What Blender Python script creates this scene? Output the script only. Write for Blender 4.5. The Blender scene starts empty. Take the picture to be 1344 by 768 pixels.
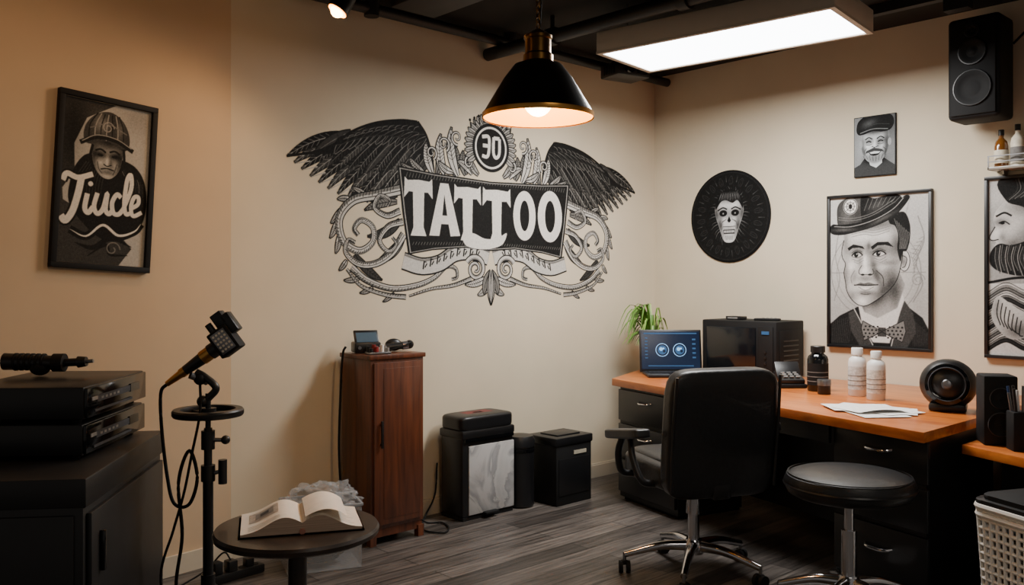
import bpy, bmesh, math, random
import numpy as np
from mathutils import Vector, Matrix, noise
from mathutils.geometry import tessellate_polygon
random.seed(7); np.random.seed(5)
R=math.radians
# ------------------------------------------------------------------ materials
def hexc(h):
    h=h.lstrip('#'); o=[]
    for i in (0,2,4):
        c=int(h[i:i+2],16)/255
        o.append(c/12.92 if c<=.04045 else ((c+.055)/1.055)**2.4)
    return tuple(o)
MC={}
def mat(name,col,rough=.5,metal=0,var=.12,scale=12,bump=0,emit=None,es=0,coat=0,trans=0,alpha=1,stretch=None,spec=None):
    if name in MC: return MC[name]
    if isinstance(col,str): col=hexc(col)
    m=bpy.data.materials.new(name); m.use_nodes=True
    nt=m.node_tree; b=nt.nodes['Principled BSDF']
    tc=nt.nodes.new('ShaderNodeTexCoord'); nz=nt.nodes.new('ShaderNodeTexNoise')
    nz.inputs['Scale'].default_value=scale; nz.inputs['Detail'].default_value=4
    src=tc.outputs['Object']
    if stretch:
        mp=nt.nodes.new('ShaderNodeMapping'); mp.inputs['Scale'].default_value=stretch
        nt.links.new(src,mp.inputs['Vector']); src=mp.outputs['Vector']
    nt.links.new(src,nz.inputs['Vector'])
    rp=nt.nodes.new('ShaderNodeValToRGB')
    rp.color_ramp.elements[0].position=.3; rp.color_ramp.elements[1].position=.7
    rp.color_ramp.elements[0].color=tuple(c*(1-var) for c in col)+(1,)
    rp.color_ramp.elements[1].color=tuple(min(1,c*(1+var)) for c in col)+(1,)
    nt.links.new(nz.outputs['Fac'],rp.inputs['Fac']); nt.links.new(rp.outputs['Color'],b.inputs['Base Color'])
    b.inputs['Roughness'].default_value=rough; b.inputs['Metallic'].default_value=metal
    b.inputs['Coat Weight'].default_value=coat
    if spec is not None: b.inputs['Specular IOR Level'].default_value=spec
    b.inputs['Transmission Weight'].default_value=trans; b.inputs['Alpha'].default_value=alpha
    if bump:
        bp=nt.nodes.new('ShaderNodeBump'); bp.inputs['Strength'].default_value=bump; bp.inputs['Distance'].default_value=.01
        nt.links.new(nz.outputs['Fac'],bp.inputs['Height']); nt.links.new(bp.outputs['Normal'],b.inputs['Normal'])
    if emit:
        e=hexc(emit) if isinstance(emit,str) else emit
        b.inputs['Emission Color'].default_value=(*e,1); b.inputs['Emission Strength'].default_value=es
    MC[name]=m; return m
def floor_mat():
    m=bpy.data.materials.new('grey_wood_planks'); m.use_nodes=True; nt=m.node_tree; b=nt.nodes['Principled BSDF']
    tc=nt.nodes.new('ShaderNodeTexCoord')
    br=nt.nodes.new('ShaderNodeTexBrick'); br.offset=.37
    br.inputs['Scale'].default_value=1; br.inputs['Brick Width'].default_value=1.25; br.inputs['Row Height'].default_value=.125
    br.inputs['Mortar Size'].default_value=.003; br.inputs['Mortar Smooth'].default_value=.3
    br.inputs['Color1'].default_value=(*hexc('#47423f'),1); br.inputs['Color2'].default_value=(*hexc('#79726d'),1)
    br.inputs['Mortar'].default_value=(.006,.006,.006,1)
    nt.links.new(tc.outputs['Object'],br.inputs['Vector'])
    mp=nt.nodes.new('ShaderNodeMapping'); mp.inputs['Scale'].default_value=(1.2,20,1)
    nt.links.new(tc.outputs['Object'],mp.inputs['Vector'])
    nz=nt.nodes.new('ShaderNodeTexNoise'); nz.inputs['Scale'].default_value=2.5; nz.inputs['Detail'].default_value=8; nz.inputs['Roughness'].default_value=.7; nz.inputs['Distortion'].default_value=.5
    nt.links.new(mp.outputs['Vector'],nz.inputs['Vector'])
    rp=nt.nodes.new('ShaderNodeValToRGB'); rp.color_ramp.elements[0].position=.36; rp.color_ramp.elements[1].position=.66
    rp.color_ramp.elements[0].color=(.2,.19,.185,1); rp.color_ramp.elements[1].color=(1.2,1.17,1.14,1)
    nt.links.new(nz.outputs['Fac'],rp.inputs['Fac'])
    mx=nt.nodes.new('ShaderNodeMix'); mx.data_type='RGBA'; mx.blend_type='MULTIPLY'; mx.inputs[0].default_value=1
    nt.links.new(br.outputs['Color'],mx.inputs[6]); nt.links.new(rp.outputs['Color'],mx.inputs[7])
    nt.links.new(mx.outputs[2],b.inputs['Base Color']); b.inputs['Roughness'].default_value=.38
    bp=nt.nodes.new('ShaderNodeBump'); bp.inputs['Strength'].default_value=.15; bp.inputs['Distance'].default_value=.01
    nt.links.new(nz.outputs['Fac'],bp.inputs['Height']); nt.links.new(bp.outputs['Normal'],b.inputs['Normal'])
    return m
def wood(name,c1,c2,stretch,rough=.4,coat=.2):
    if name in MC: return MC[name]
    m=bpy.data.materials.new(name); m.use_nodes=True; nt=m.node_tree; b=nt.nodes['Principled BSDF']
    tc=nt.nodes.new('ShaderNodeTexCoord'); mp=nt.nodes.new('ShaderNodeMapping'); mp.inputs['Scale'].default_value=stretch
    nz=nt.nodes.new('ShaderNodeTexNoise'); nz.inputs['Scale'].default_value=3; nz.inputs['Detail'].default_value=7; nz.inputs['Distortion'].default_value=.6
    rp=nt.nodes.new('ShaderNodeValToRGB'); rp.color_ramp.elements[0].position=.3; rp.color_ramp.elements[1].position=.72
    rp.color_ramp.elements[0].color=(*hexc(c1),1); rp.color_ramp.elements[1].color=(*hexc(c2),1)
    nt.links.new(tc.outputs['Object'],mp.inputs['Vector']); nt.links.new(mp.outputs['Vector'],nz.inputs['Vector'])
    nt.links.new(nz.outputs['Fac'],rp.inputs['Fac']); nt.links.new(rp.outputs['Color'],b.inputs['Base Color'])
    b.inputs['Roughness'].default_value=rough; b.inputs['Coat Weight'].default_value=coat
    MC[name]=m; return m
def marble(name):
    m=bpy.data.materials.new(name); m.use_nodes=True; nt=m.node_tree; b=nt.nodes['Principled BSDF']
    tc=nt.nodes.new('ShaderNodeTexCoord'); nz=nt.nodes.new('ShaderNodeTexNoise'); nz.inputs['Scale'].default_value=3.0; nz.inputs['Detail'].default_value=9; nz.inputs['Distortion'].default_value=1.2
    rp=nt.nodes.new('ShaderNodeValToRGB'); cr=rp.color_ramp; cr.elements[0].position=.40; cr.elements[0].color=(*hexc('#b4b3b3'),1); cr.elements[1].position=.62; cr.elements[1].color=(*hexc('#a7a6a7'),1)
    e=cr.elements.new(.49); e.color=(*hexc('#8c8c8e'),1); e=cr.elements.new(.51); e.color=(*hexc('#b8b7b5'),1)
    nt.links.new(tc.outputs['Object'],nz.inputs['Vector']); nt.links.new(nz.outputs['Fac'],rp.inputs['Fac']); nt.links.new(rp.outputs['Color'],b.inputs['Base Color']); b.inputs['Roughness'].default_value=.45
    return m
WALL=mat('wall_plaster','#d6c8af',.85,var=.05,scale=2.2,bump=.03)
WALLL=mat('wall_plaster_lit_tan','#c9b091',.85,var=.05,scale=2.2,bump=.03)  # left wall: warm lamp light put into a tanner plaster colour
TRIM=mat('trim_paint','#c9bda8',.6,var=.04)
BLK=mat('black_satin','#151517',.38,var=.15,scale=6)
BLKM=mat('black_matte','#111112',.7,var=.2,scale=8,spec=.3)
BLKG=mat('black_gloss','#0b0c0e',.12,var=.1)
LEA=mat('black_leather','#17181a',.42,var=.2,scale=60,bump=.12,coat=.1)
CHR=mat('chrome','#c8c8cc',.16,1,var=.05)
STEEL=mat('brushed_steel','#8d8d90',.35,1,var=.1)
CEIL=mat('ceiling_black','#141312',.9,var=.2,scale=3)
PIPE=mat('pipe_black','#1a1919',.5,var=.2,scale=5)
BRASS=mat('brass','#7a5a30',.3,1,var=.2)
GOLD=mat('gold','#c28e4a',.28,1,var=.1)
WBR=wood('walnut_cabinet_wood','#3c1e12','#703c22',(9,9,.7))
WOR=wood('oak_desk_wood','#a8541e','#d47d36',(6,.9,6),.34,.25)
WDK=wood('dark_table_wood','#1d1613','#33271f',(6,1,6),.4)
CREAM=mat('fixture_cream','#cdc1b0',.5,var=.03)
INK=mat('ink_black','#17181b',.85,var=.25,scale=30)
DISC=mat('disc_black','#0d0d0e',.8,var=.2,scale=30,spec=.2)
INK2=mat('ink_charcoal','#3a3b40',.85,var=.25,scale=40)
INK3=mat('ink_grey','#7d7a77',.85,var=.2,scale=40)
INKL=mat('ink_pale','#aca492',.85,var=.1,scale=30)
INKW=mat('ink_wall_tone','#c8bca6',.85,var=.1,scale=30)
PALE=mat('mural_pale','#e2d8c6',.85,var=.05,scale=20)
PAPER=mat('art_paper','#cfc7b8',.8,var=.07,scale=9)
PAPERB=mat('art_paper_bluegrey','#8e979b',.8,var=.1,scale=15)
SKIN=mat('drawn_highlight','#d8d2c6',.8,var=.08,scale=40)
WHITE=mat('white_plastic','#e4e2de',.4,var=.03)
PAGE=mat('book_page','#e2d9cd',.8,var=.05,scale=30)
TONE={'ink_black':.10,'ink_charcoal':.23,'ink_grey':.46,'ink_pale':.64,'mural_pale':.90,'art_paper':.78,'drawn_highlight':.84,'ink_wall_tone':.78}
# ------------------------------------------------------------------ builder
class B:
    def __init__(s,name): s.name=name; s.bm=bmesh.new(); s.mats=[]
    def mi(s,m):
        if m not in s.mats: s.mats.append(m)
        return s.mats.index(m)
    def add(s,t,m,M=None):
        if M is not None: t.transform(M)
        i=s.mi(m)
        for f in t.faces: f.material_index=i
        me=bpy.data.meshes.new('t'); t.to_mesh(me); t.free(); s.bm.from_mesh(me); bpy.data.meshes.remove(me)
    def box(s,c,d,m,rz=0,bev=0,seg=2,rx=0,ry=0,taper=None):
        t=bmesh.new(); bmesh.ops.create_cube(t,size=1)
        if taper:
            for v in t.verts:
                if v.co.z>0: v.co.x*=taper; v.co.y*=taper
        t.transform(Matrix.Diagonal((*d,1)))
        if bev: bmesh.ops.bevel(t,geom=t.edges[:],offset=bev,segments=seg,profile=.5,affect='EDGES')
        s.add(t,m,Matrix.Translation(c)@Matrix.Rotation(rz,4,'Z')@Matrix.Rotation(ry,4,'Y')@Matrix.Rotation(rx,4,'X'))
    def cyl(s,p0,p1,r0,m,r1=None,seg=28):
        p0=Vector(p0);p1=Vector(p1); r1=r0 if r1 is None else r1
        t=bmesh.new(); L=(p1-p0).length
        bmesh.ops.create_cone(t,cap_ends=True,segments=seg,radius1=r0,radius2=r1,depth=L)
        q=Vector((0,0,1)).rotation_difference((p1-p0).normalized()).to_matrix().to_4x4()
        s.add(t,m,Matrix.Translation((p0+p1)/2)@q)
    def sph(s,c,r,m,sc=(1,1,1),M=None,sub=3):
        t=bmesh.new(); bmesh.ops.create_uvsphere(t,u_segments=28,v_segments=16,radius=r)
        s.add(t,m,Matrix.Translation(c)@(M or Matrix())@Matrix.Diagonal((*sc,1)))
    def prism(s,poly,z0,z1,m,bev=0):
        t=bmesh.new(); n=len(poly)
        a=sum(poly[i][0]*poly[(i+1)%n][1]-poly[(i+1)%n][0]*poly[i][1] for i in range(n))
        if a<0: poly=poly[::-1]
        lo=[t.verts.new((x,y,z0)) for x,y in poly]; hi=[t.verts.new((x,y,z1)) for x,y in poly]
        t.faces.new(lo[::-1]); t.faces.new(hi)
        for i in range(n): t.faces.new((lo[i],lo[(i+1)%n],hi[(i+1)%n],hi[i]))
        if bev: bmesh.ops.bevel(t,geom=t.edges[:],offset=bev,segments=2,profile=.5,affect='EDGES')
        s.add(t,m)
    def lathe(s,prof,m,M=None,seg=40):
        t=bmesh.new(); rings=[]
        for r,z in prof:
            if r<1e-5: rings.append([t.verts.new((0,0,z))])
            else: rings.append([t.verts.new((r*math.cos(2*math.pi*k/seg),r*math.sin(2*math.pi*k/seg),z)) for k in range(seg)])
        for a,b in zip(rings,rings[1:]):
            for k in range(seg):
                k2=(k+1)%seg
                if len(a)==1 and len(b)==1: continue
                if len(a)==1: t.faces.new((a[0],b[k2],b[k]))
                elif len(b)==1: t.faces.new((a[k],a[k2],b[0]))
                else: t.faces.new((a[k],a[k2],b[k2],b[k]))
        bmesh.ops.recalc_face_normals(t,faces=t.faces[:])
        s.add(t,m,M)
    def tube(s,pts,r,m,n=8,seg=10,raw=False):
        P=[Vector(p) for p in pts]
        if not raw: P=cat(P,n)
        rr=r if isinstance(r,(list,tuple)) else None
        t=bmesh.new(); rings=[]; up=Vector((0,0,1))
        for i,p in enumerate(P):
            d=(P[min(i+1,len(P)-1)]-P[max(i-1,0)]).normalized()
            x=d.cross(up)
            if x.length<.05: x=d.cross(Vector((0,1,0)))
            x.normalize()
            if i and x.dot(px_)<0: x=-x
            px_=x; y=d.cross(x)
            k=i/(len(P)-1); rad=(rr[0]*(1-k)+rr[1]*k) if rr else r
            rings.append([t.verts.new(p+rad*(x*math.cos(2*math.pi*j/seg)+y*math.sin(2*math.pi*j/seg))) for j in range(seg)])
        for a,b in zip(rings,rings[1:]):
            for j in range(seg): t.faces.new((a[j],a[(j+1)%seg],b[(j+1)%seg],b[j]))
        t.faces.new(rings[0][::-1]); t.faces.new(rings[-1])
        bmesh.ops.recalc_face_normals(t,faces=t.faces[:])
        s.add(t,m)
    def grid(s,fn,nu,nv,m,thick=0):
        t=bmesh.new(); g=[[t.verts.new(fn(i/nu,j/nv)) for j in range(nv+1)] for i in range(nu+1)]
        for i in range(nu):
            for j in range(nv): t.faces.new((g[i][j],g[i+1][j],g[i+1][j+1],g[i][j+1]))
        if thick: bmesh.ops.solidify(t,geom=t.faces[:],thickness=thick)
        s.add(t,m)
    def done(s,loc=(0,0,0),rz=0,world=False,ang=38,parent=None):
        if world:
            xs=[v.co for v in s.bm.verts]
            mn=[min(v[i] for v in xs) for i in range(3)]; mx=[max(v[i] for v in xs) for i in range(3)]
            loc=((mn[0]+mx[0])/2,(mn[1]+mx[1])/2,mn[2])
            s.bm.transform(Matrix.Translation(-Vector(loc)))
        me=bpy.data.meshes.new(s.name); s.bm.to_mesh(me); s.bm.free()
        for m in s.mats: me.materials.append(m)
        me.polygons.foreach_set('use_smooth',[True]*len(me.polygons))
        me.set_sharp_from_angle(angle=R(ang))
        o=bpy.data.objects.new(s.name,me); bpy.context.collection.objects.link(o)
        o.location=loc; o.rotation_euler=(0,0,rz)
        if parent: setp(o,parent)
        return o
def basis(o): return Matrix.LocRotScale(o.location,o.rotation_euler,o.scale)
def setp(c,p):
    c.parent=p; c.matrix_parent_inverse=basis(p).inverted()
def cat(P,n=8):
    if len(P)<3: return P
    out=[]; Q=[P[0]*2-P[1]]+list(P)+[P[-1]*2-P[-2]]
    for i in range(1,len(Q)-2):
        a,b,c,d=Q[i-1:i+3]
        for k in range(n):
            t=k/n; out.append(.5*((2*b)+(c-a)*t+(2*a-5*b+4*c-d)*t*t+(3*b-a-3*c+d)*t**3))
    out.append(P[-1]); return out
# ------------------------------------------------------------------ flat artwork
class Art:
    """2-D drawing primitives in the artwork's own plane"""
    def smooth(s,pts,n=6):
        P=[Vector((x,y,0)) for x,y in pts]; k=len(P); out=[]
        for i in range(k):
            a,b,c,d=P[i-1],P[i],P[(i+1)%k],P[(i+2)%k]
            for j in range(n):
                t=j/n; out.append(.5*((2*b)+(c-a)*t+(2*a-5*b+4*c-d)*t*t+(3*b-a-3*c+d)*t**3))
        return out
    def poly(s,pts,m,smooth=False,n=6):
        P=s.smooth(pts,n) if smooth else [Vector((x,y,0)) for x,y in pts]
        tr=tessellate_polygon([P]); s.raw([(p.x,p.y) for p in P],[list(t) for t in tr],m)
    def ell(s,c,rx,ry,m,n=40,a0=0,rot=0):
        ca,sa=math.cos(rot),math.sin(rot); pts=[]
        for k in range(n):
            x=rx*math.cos(2*math.pi*k/n);y=ry*math.sin(2*math.pi*k/n)
            pts.append((c[0]+x*ca-y*sa,c[1]+x*sa+y*ca))
        s.raw(pts,[list(range(n))],m)
    def ring(s,c,r,w,m,n=48,ry=None):
        ry=ry or r
        s.line([(c[0]+r*math.cos(2*math.pi*k/n),c[1]+ry*math.sin(2*math.pi*k/n)) for k in range(n+1)],w,m,smooth=False)
    def line(s,pts,w,m,smooth=True,n=7,w1=None,bell=False,off=0):
        P=[Vector((x,y,0)) for x,y in pts]
        if smooth: P=cat(P,n)
        L=[];F=[];N=len(P)
        for i,p in enumerate(P):
            d=P[min(i+1,N-1)]-P[max(i-1,0)]
            if d.length<1e-9: d=Vector((1,0,0))
            d.normalize(); q=Vector((-d.y,d.x,0)); k=i/(N-1)
            ww=w if w1 is None else w*(1-k)+w1*k
            if bell: ww=w*(.12+.88*math.sin(math.pi*min(1,max(0,k))))
            p=p+q*off
            a=p+q*ww/2;b=p-q*ww/2; L+=[(a.x,a.y),(b.x,b.y)]
            if i: F.append([2*i-2,2*i-1,2*i+1,2*i])
        s.raw(L,F,m)
    def ribbon(s,pts,w,w1=None,n=8,body=None):
        w1=w*.35 if w1 is None else w1; body=body or INKW
        s.line(pts,w+.013,INK,w1=w1+.009,n=n); s.line(pts,w,body,w1=w1,n=n)
        s.line(pts,w*.34,INK3,w1=w1*.3,n=n,off=-w*.30); s.line(pts,w*.12,INK2,w1=.002,n=n,off=w*.1)
        P=cat([Vector((x,y,0)) for x,y in pts],n)
        for i in range(2,len(P)-2):
            d=(P[i+1]-P[i-1]).normalized(); q=Vector((-d.y,d.x,0)); k=i/len(P); ww=w*(1-k)+w1*k
            a=P[i]-q*ww*.48; b=P[i]-q*ww*(.0+.1*(i%3))+d*.008; s.line([(a.x,a.y),(b.x,b.y)],.004,INK,smooth=False)
    def spiral(s,c,r0,r1,a0,a1,w,m,w1=None,n=40):
        s.line([(c[0]+(r0+(r1-r0)*k/n)*math.cos(R(a0+(a1-a0)*k/n)),c[1]+(r0+(r1-r0)*k/n)*math.sin(R(a0+(a1-a0)*k/n))) for k in range(n+1)],w,m,smooth=False,w1=w1)
    def leaf(s,p0,p1,w,bend,m,edge=None,rib=None,ew=.004,barb=None):
        a=Vector((*p0,0));b=Vector((*p1,0)); d=b-a; q=Vector((-d.y,d.x,0)).normalized(); mid=(a+b)/2+q*bend
        Lc=[]
        for k in range(13):
            t=k/12; Lc.append(a*(1-t)**2+mid*2*t*(1-t)+b*t*t)
        L=[];Rr=[]
        for k,p in enumerate(Lc):
            t=k/12; dd=(Lc[min(k+1,12)]-Lc[max(k-1,0)]).normalized(); qq=Vector((-dd.y,dd.x,0))
            ww=w*(math.sin(math.pi*min(1,t*.9+.1))**.7 if t<.99 else .12)
            L.append(p+qq*ww/2);Rr.append(p-qq*ww/2)
        pts=[(p.x,p.y) for p in L+Rr[::-1]]
        n=13; F=[[k,k+1,2*n-2-k,2*n-1-k] for k in range(n-1)]
        s.raw(pts,F,m)
        if edge: s.line([(p.x,p.y) for p in L],ew,edge,smooth=False); s.line([(p.x,p.y) for p in Rr],ew,edge,smooth=False)
        if barb:
            for k in range(4,12):
                for S in (L,Rr):
                    p=Lc[k]; e=S[k]*.85+Lc[k]*.15+(Lc[min(k+1,12)]-Lc[k])*.9; s.line([(p.x,p.y),(e.x,e.y)],ew*.5,barb,smooth=False)
        if rib: s.line([(p.x,p.y) for p in Lc],ew,rib,smooth=False,w1=ew*.3)
def drawing_mat(name,alpha=False):
    m=bpy.data.materials.new(name); m.use_nodes=True; nt=m.node_tree; b=nt.nodes['Principled BSDF']
    at=nt.nodes.new('ShaderNodeAttribute'); at.attribute_name='Col'
    tc=nt.nodes.new('ShaderNodeTexCoord'); nz=nt.nodes.new('ShaderNodeTexNoise'); nz.inputs['Scale'].default_value=90
    rp=nt.nodes.new('ShaderNodeValToRGB'); rp.color_ramp.elements[0].color=(.86,.86,.86,1)
    mx=nt.nodes.new('ShaderNodeMix'); mx.data_type='RGBA'; mx.blend_type='MULTIPLY'; mx.inputs[0].default_value=1
    nt.links.new(tc.outputs['Object'],nz.inputs['Vector']); nt.links.new(nz.outputs['Fac'],rp.inputs['Fac'])
    nt.links.new(at.outputs['Color'],mx.inputs[6]); nt.links.new(rp.outputs['Color'],mx.inputs[7]); nt.links.new(mx.outputs[2],b.inputs['Base Color'])
    if alpha: nt.links.new(at.outputs['Alpha'],b.inputs['Alpha'])
    b.inputs['Roughness'].default_value=.8; b.inputs['Specular IOR Level'].default_value=.25; return m
DRAW=drawing_mat('pencil_drawing_print'); PAINT=drawing_mat('mural_paint',True)
def blur(a,r):
    r=int(max(1,r))
    for ax in (0,1):
        for _ in range(2):
            p=np.pad(a,[(r+1,r) if i==ax else (0,0) for i in range(2)],mode='edge'); c=np.cumsum(p,axis=ax)
            n=a.shape[ax]
            a=(np.take(c,range(2*r+1,2*r+1+n),axis=ax)-np.take(c,range(0,n),axis=ax))/(2*r+1)
    return a
class Ras(Art):
    """tonal drawing: strokes and soft shading evaluated on a dense mesh grid (colour attribute)"""
    def __init__(s,name,o,U,V,N,sc,x0,y0,w,h,ppu=6,bg=.78,tint=(1,.975,.93),circ=None,paint=False):
        s.name=name;s.o=Vector(o);s.U=Vector(U);s.V=Vector(V);s.N=Vector(N);s.sc=sc;s.mir=False
        s.x0,s.y0,s.w,s.h_,s.k=x0,y0,w,h,ppu; s.tint=tint; s.circ=circ; s.paint=paint
        s.W=int(w*ppu)//3*3; s.H=int(h*ppu)//3*3
        s.img=np.full((s.H,s.W),float(bg)); yy,xx=np.mgrid[0:s.H,0:s.W]; s.X=x0+(xx+.5)/ppu; s.Y=y0+(yy+.5)/ppu; s.msk=np.ones_like(s.img); s.alp=np.zeros_like(s.img)
    def fillm(s,pts,faces):
        P=[((x-s.x0)*s.k,(y-s.y0)*s.k) for x,y in pts]
        for f in faces:
            for j in range(1,len(f)-1):
                a,b,c=P[f[0]],P[f[j]],P[f[j+1]]
                x0=max(0,int(min(a[0],b[0],c[0]))-1);x1=min(s.W,int(max(a[0],b[0],c[0]))+2);y0=max(0,int(min(a[1],b[1],c[1]))-1);y1=min(s.H,int(max(a[1],b[1],c[1]))+2)
                if x1<=x0 or y1<=y0: continue
                ar=(b[0]-a[0])*(c[1]-a[1])-(b[1]-a[1])*(c[0]-a[0])
                if abs(ar)<1e-9: continue
                X=np.arange(x0,x1)[None,:]+.5;Y=np.arange(y0,y1)[:,None]+.5; sg=1 if ar>0 else -1; e=-1e-6
                def ed(p,q): return sg*((q[0]-p[0])*(Y-p[1])-(q[1]-p[1])*(X-p[0]))>=e
                yield (y0,y1,x0,x1,ed(a,b)&ed(b,c)&ed(c,a))
    def raw(s,pts,faces,m):
        t=TONE[m.name]
        for fl in ((False,True) if s.mir else (False,)):
            P=[(-x,y) for x,y in pts] if fl else pts
            for y0,y1,x0,x1,k in s.fillm(P,faces):
                s.img[y0:y1,x0:x1][k]=t
                if s.paint: s.alp[y0:y1,x0:x1][k]=1
    def mask(s,pts=None,smooth=True,soft=3):
        if pts is None: s.msk=np.ones_like(s.img); return
        P=s.smooth(pts) if smooth else [Vector((x,y,0)) for x,y in pts]
        tr=tessellate_polygon([P]); z=np.zeros_like(s.img)
        for y0,y1,x0,x1,k in s.fillm([(p.x,p.y) for p in P],[list(t) for t in tr]): z[y0:y1,x0:x1][k]=1
        s.msk=blur(z,soft)
    def blob(s,x,y,rx,ry,amt,rot=0):
        c,q=math.cos(rot),math.sin(rot); dx=s.X-x;dy=s.Y-y; u=(dx*c+dy*q)/rx; v=(-dx*q+dy*c)/ry
        s.img+=amt*np.exp(-(u*u+v*v))*s.msk
    def soften(s,r): s.img=blur(s.img,r)
    def done(s,parent=None):
        g=blur(np.random.normal(0,1,s.img.shape),2); g/=g.std(); im=s.img+g*.018
        def dn(z): return z.reshape(s.H//3,3,s.W//3,3).mean(axis=(1,3))
        if s.paint:
            al=dn(s.alp); im=dn(im*s.alp)/np.maximum(al,1e-3); im=np.where(al<.02,.5,im)
        else: im=dn(im); al=np.ones_like(im)
        im=np.clip(im,.05,.93)
        ny,nx=im.shape; xs=s.x0+np.linspace(0,s.w,nx);ys=s.y0+np.linspace(0,s.h_,ny)
        XX,YY=np.meshgrid(xs,ys); U,V,N=(np.array(v) for v in (s.U,s.V,s.N))
        co=(XX[...,None]*s.sc*U+YY[...,None]*s.sc*V+.0012*N).reshape(-1,3)
        i=np.arange(ny-1)[:,None]*nx+np.arange(nx-1)[None,:]; q=np.stack([i,i+1,i+nx+1,i+nx],-1).reshape(-1,4)
        if s.circ:
            r=np.hypot(XX,YY).reshape(-1); q=q[(r[q]<s.circ).all(axis=1)]
        lin=np.power(im,2.2).reshape(-1); alf=al.reshape(-1)
        col=np.stack([lin*s.tint[0],lin*s.tint[1],lin*s.tint[2],alf],-1).astype(np.float32)
        if s.paint:
            q=q[(alf[q]>.01).any(axis=1)]; used=np.unique(q); mp=np.zeros(len(co),int); mp[used]=np.arange(len(used)); q=mp[q]; co=co[used]; col=col[used]
        me=bpy.data.meshes.new(s.name); me.from_pydata(co.tolist(),[],q.tolist())
        ca=me.color_attributes.new('Col','FLOAT_COLOR','POINT'); ca.data.foreach_set('color',col.ravel())
        me.materials.append(PAINT if s.paint else DRAW); me.update()
        ob=bpy.data.objects.new(s.name,me); bpy.context.collection.objects.link(ob); ob.location=s.o
        if parent: setp(ob,parent)
        return ob
# ------------------------------------------------------------------ room shell
H=2.86; YB=4.07; XR=5.18
LW0=Vector((1.882,YB)); LD=Vector((-.989,-.147)); LN=Vector((-.147,.989))
b=B('floor'); b.box((1.4,.9,-.05),(7.9,6.6,.1),floor_mat()); b.done()
b=B('ceiling'); b.box((1.4,.9,H+.05),(7.9,6.6,.1),CEIL); b.done()
b=B('wall_back'); b.prism([(1.882,YB),(XR+.1,YB),(XR+.1,YB+.1),(1.882,YB+.1)],0,H,WALL); b.done(world=True)
b=B('wall_right'); b.prism([(XR,-2.4),(XR+.1,-2.4),(XR+.1,YB),(XR,YB)],0,H,WALL); b.done(world=True)
e=LW0+LD*3.9
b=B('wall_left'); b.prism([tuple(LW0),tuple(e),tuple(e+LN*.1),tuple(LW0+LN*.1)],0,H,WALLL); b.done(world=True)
b=B('baseboard_back'); b.prism([(1.882,YB),(XR,YB),(XR,YB-.014),(1.882,YB-.014)],0,.085,TRIM); b.prism([(1.882,YB),(XR,YB),(XR,YB-.009),(1.882,YB-.009)],.085,.095,TRIM); b.done(world=True)
b=B('baseboard_right'); b.prism([(XR,-2.4),(XR-.014,-2.4),(XR-.014,YB-.015),(XR,YB-.015)],0,.09,TRIM); b.done(world=True)
b=B('baseboard_left'); b.prism([tuple(LW0),tuple(e),tuple(e-LN*.014),tuple(LW0-LN*.014)],0,.09,TRIM); b.done(world=True)
b=B('ceiling_pipe'); b.cyl((1.0,3.93,2.80),(5.15,3.93,2.80),.03,PIPE)
for x in (1.6,2.6,3.6,4.6): b.cyl((x,3.93,2.76),(x,3.93,2.86),.04,PIPE)
b.done(world=True)
b=B('ceiling_pipe'); b.cyl((3.52,4.05,2.74),(3.62,-2.2,2.74),.038,PIPE)
for y in (3.5,2.6,1.5,.3): b.cyl((3.53+(3.5-y)*.016,y,2.74),(3.53+(3.5-y)*.016,y,2.86),.012,PIPE); b.cyl((3.53+(3.5-y)*.016,y-.03,2.74),(3.53+(3.5-y)*.016,y+.03,2.74),.05,PIPE)
b.done(world=True)
b=B('ceiling_track_rail'); b.box((4.7,1.6,2.83),(.05,4.4,.05),PIPE); b.box((4.7,1.75,2.77),(.07,.12,.07),PIPE); b.done(world=True)
b=B('ceiling_duct'); b.box((2.7,2.6,2.80),(.28,2.2,.11),PIPE,bev=.01); b.done(world=True)
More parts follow.
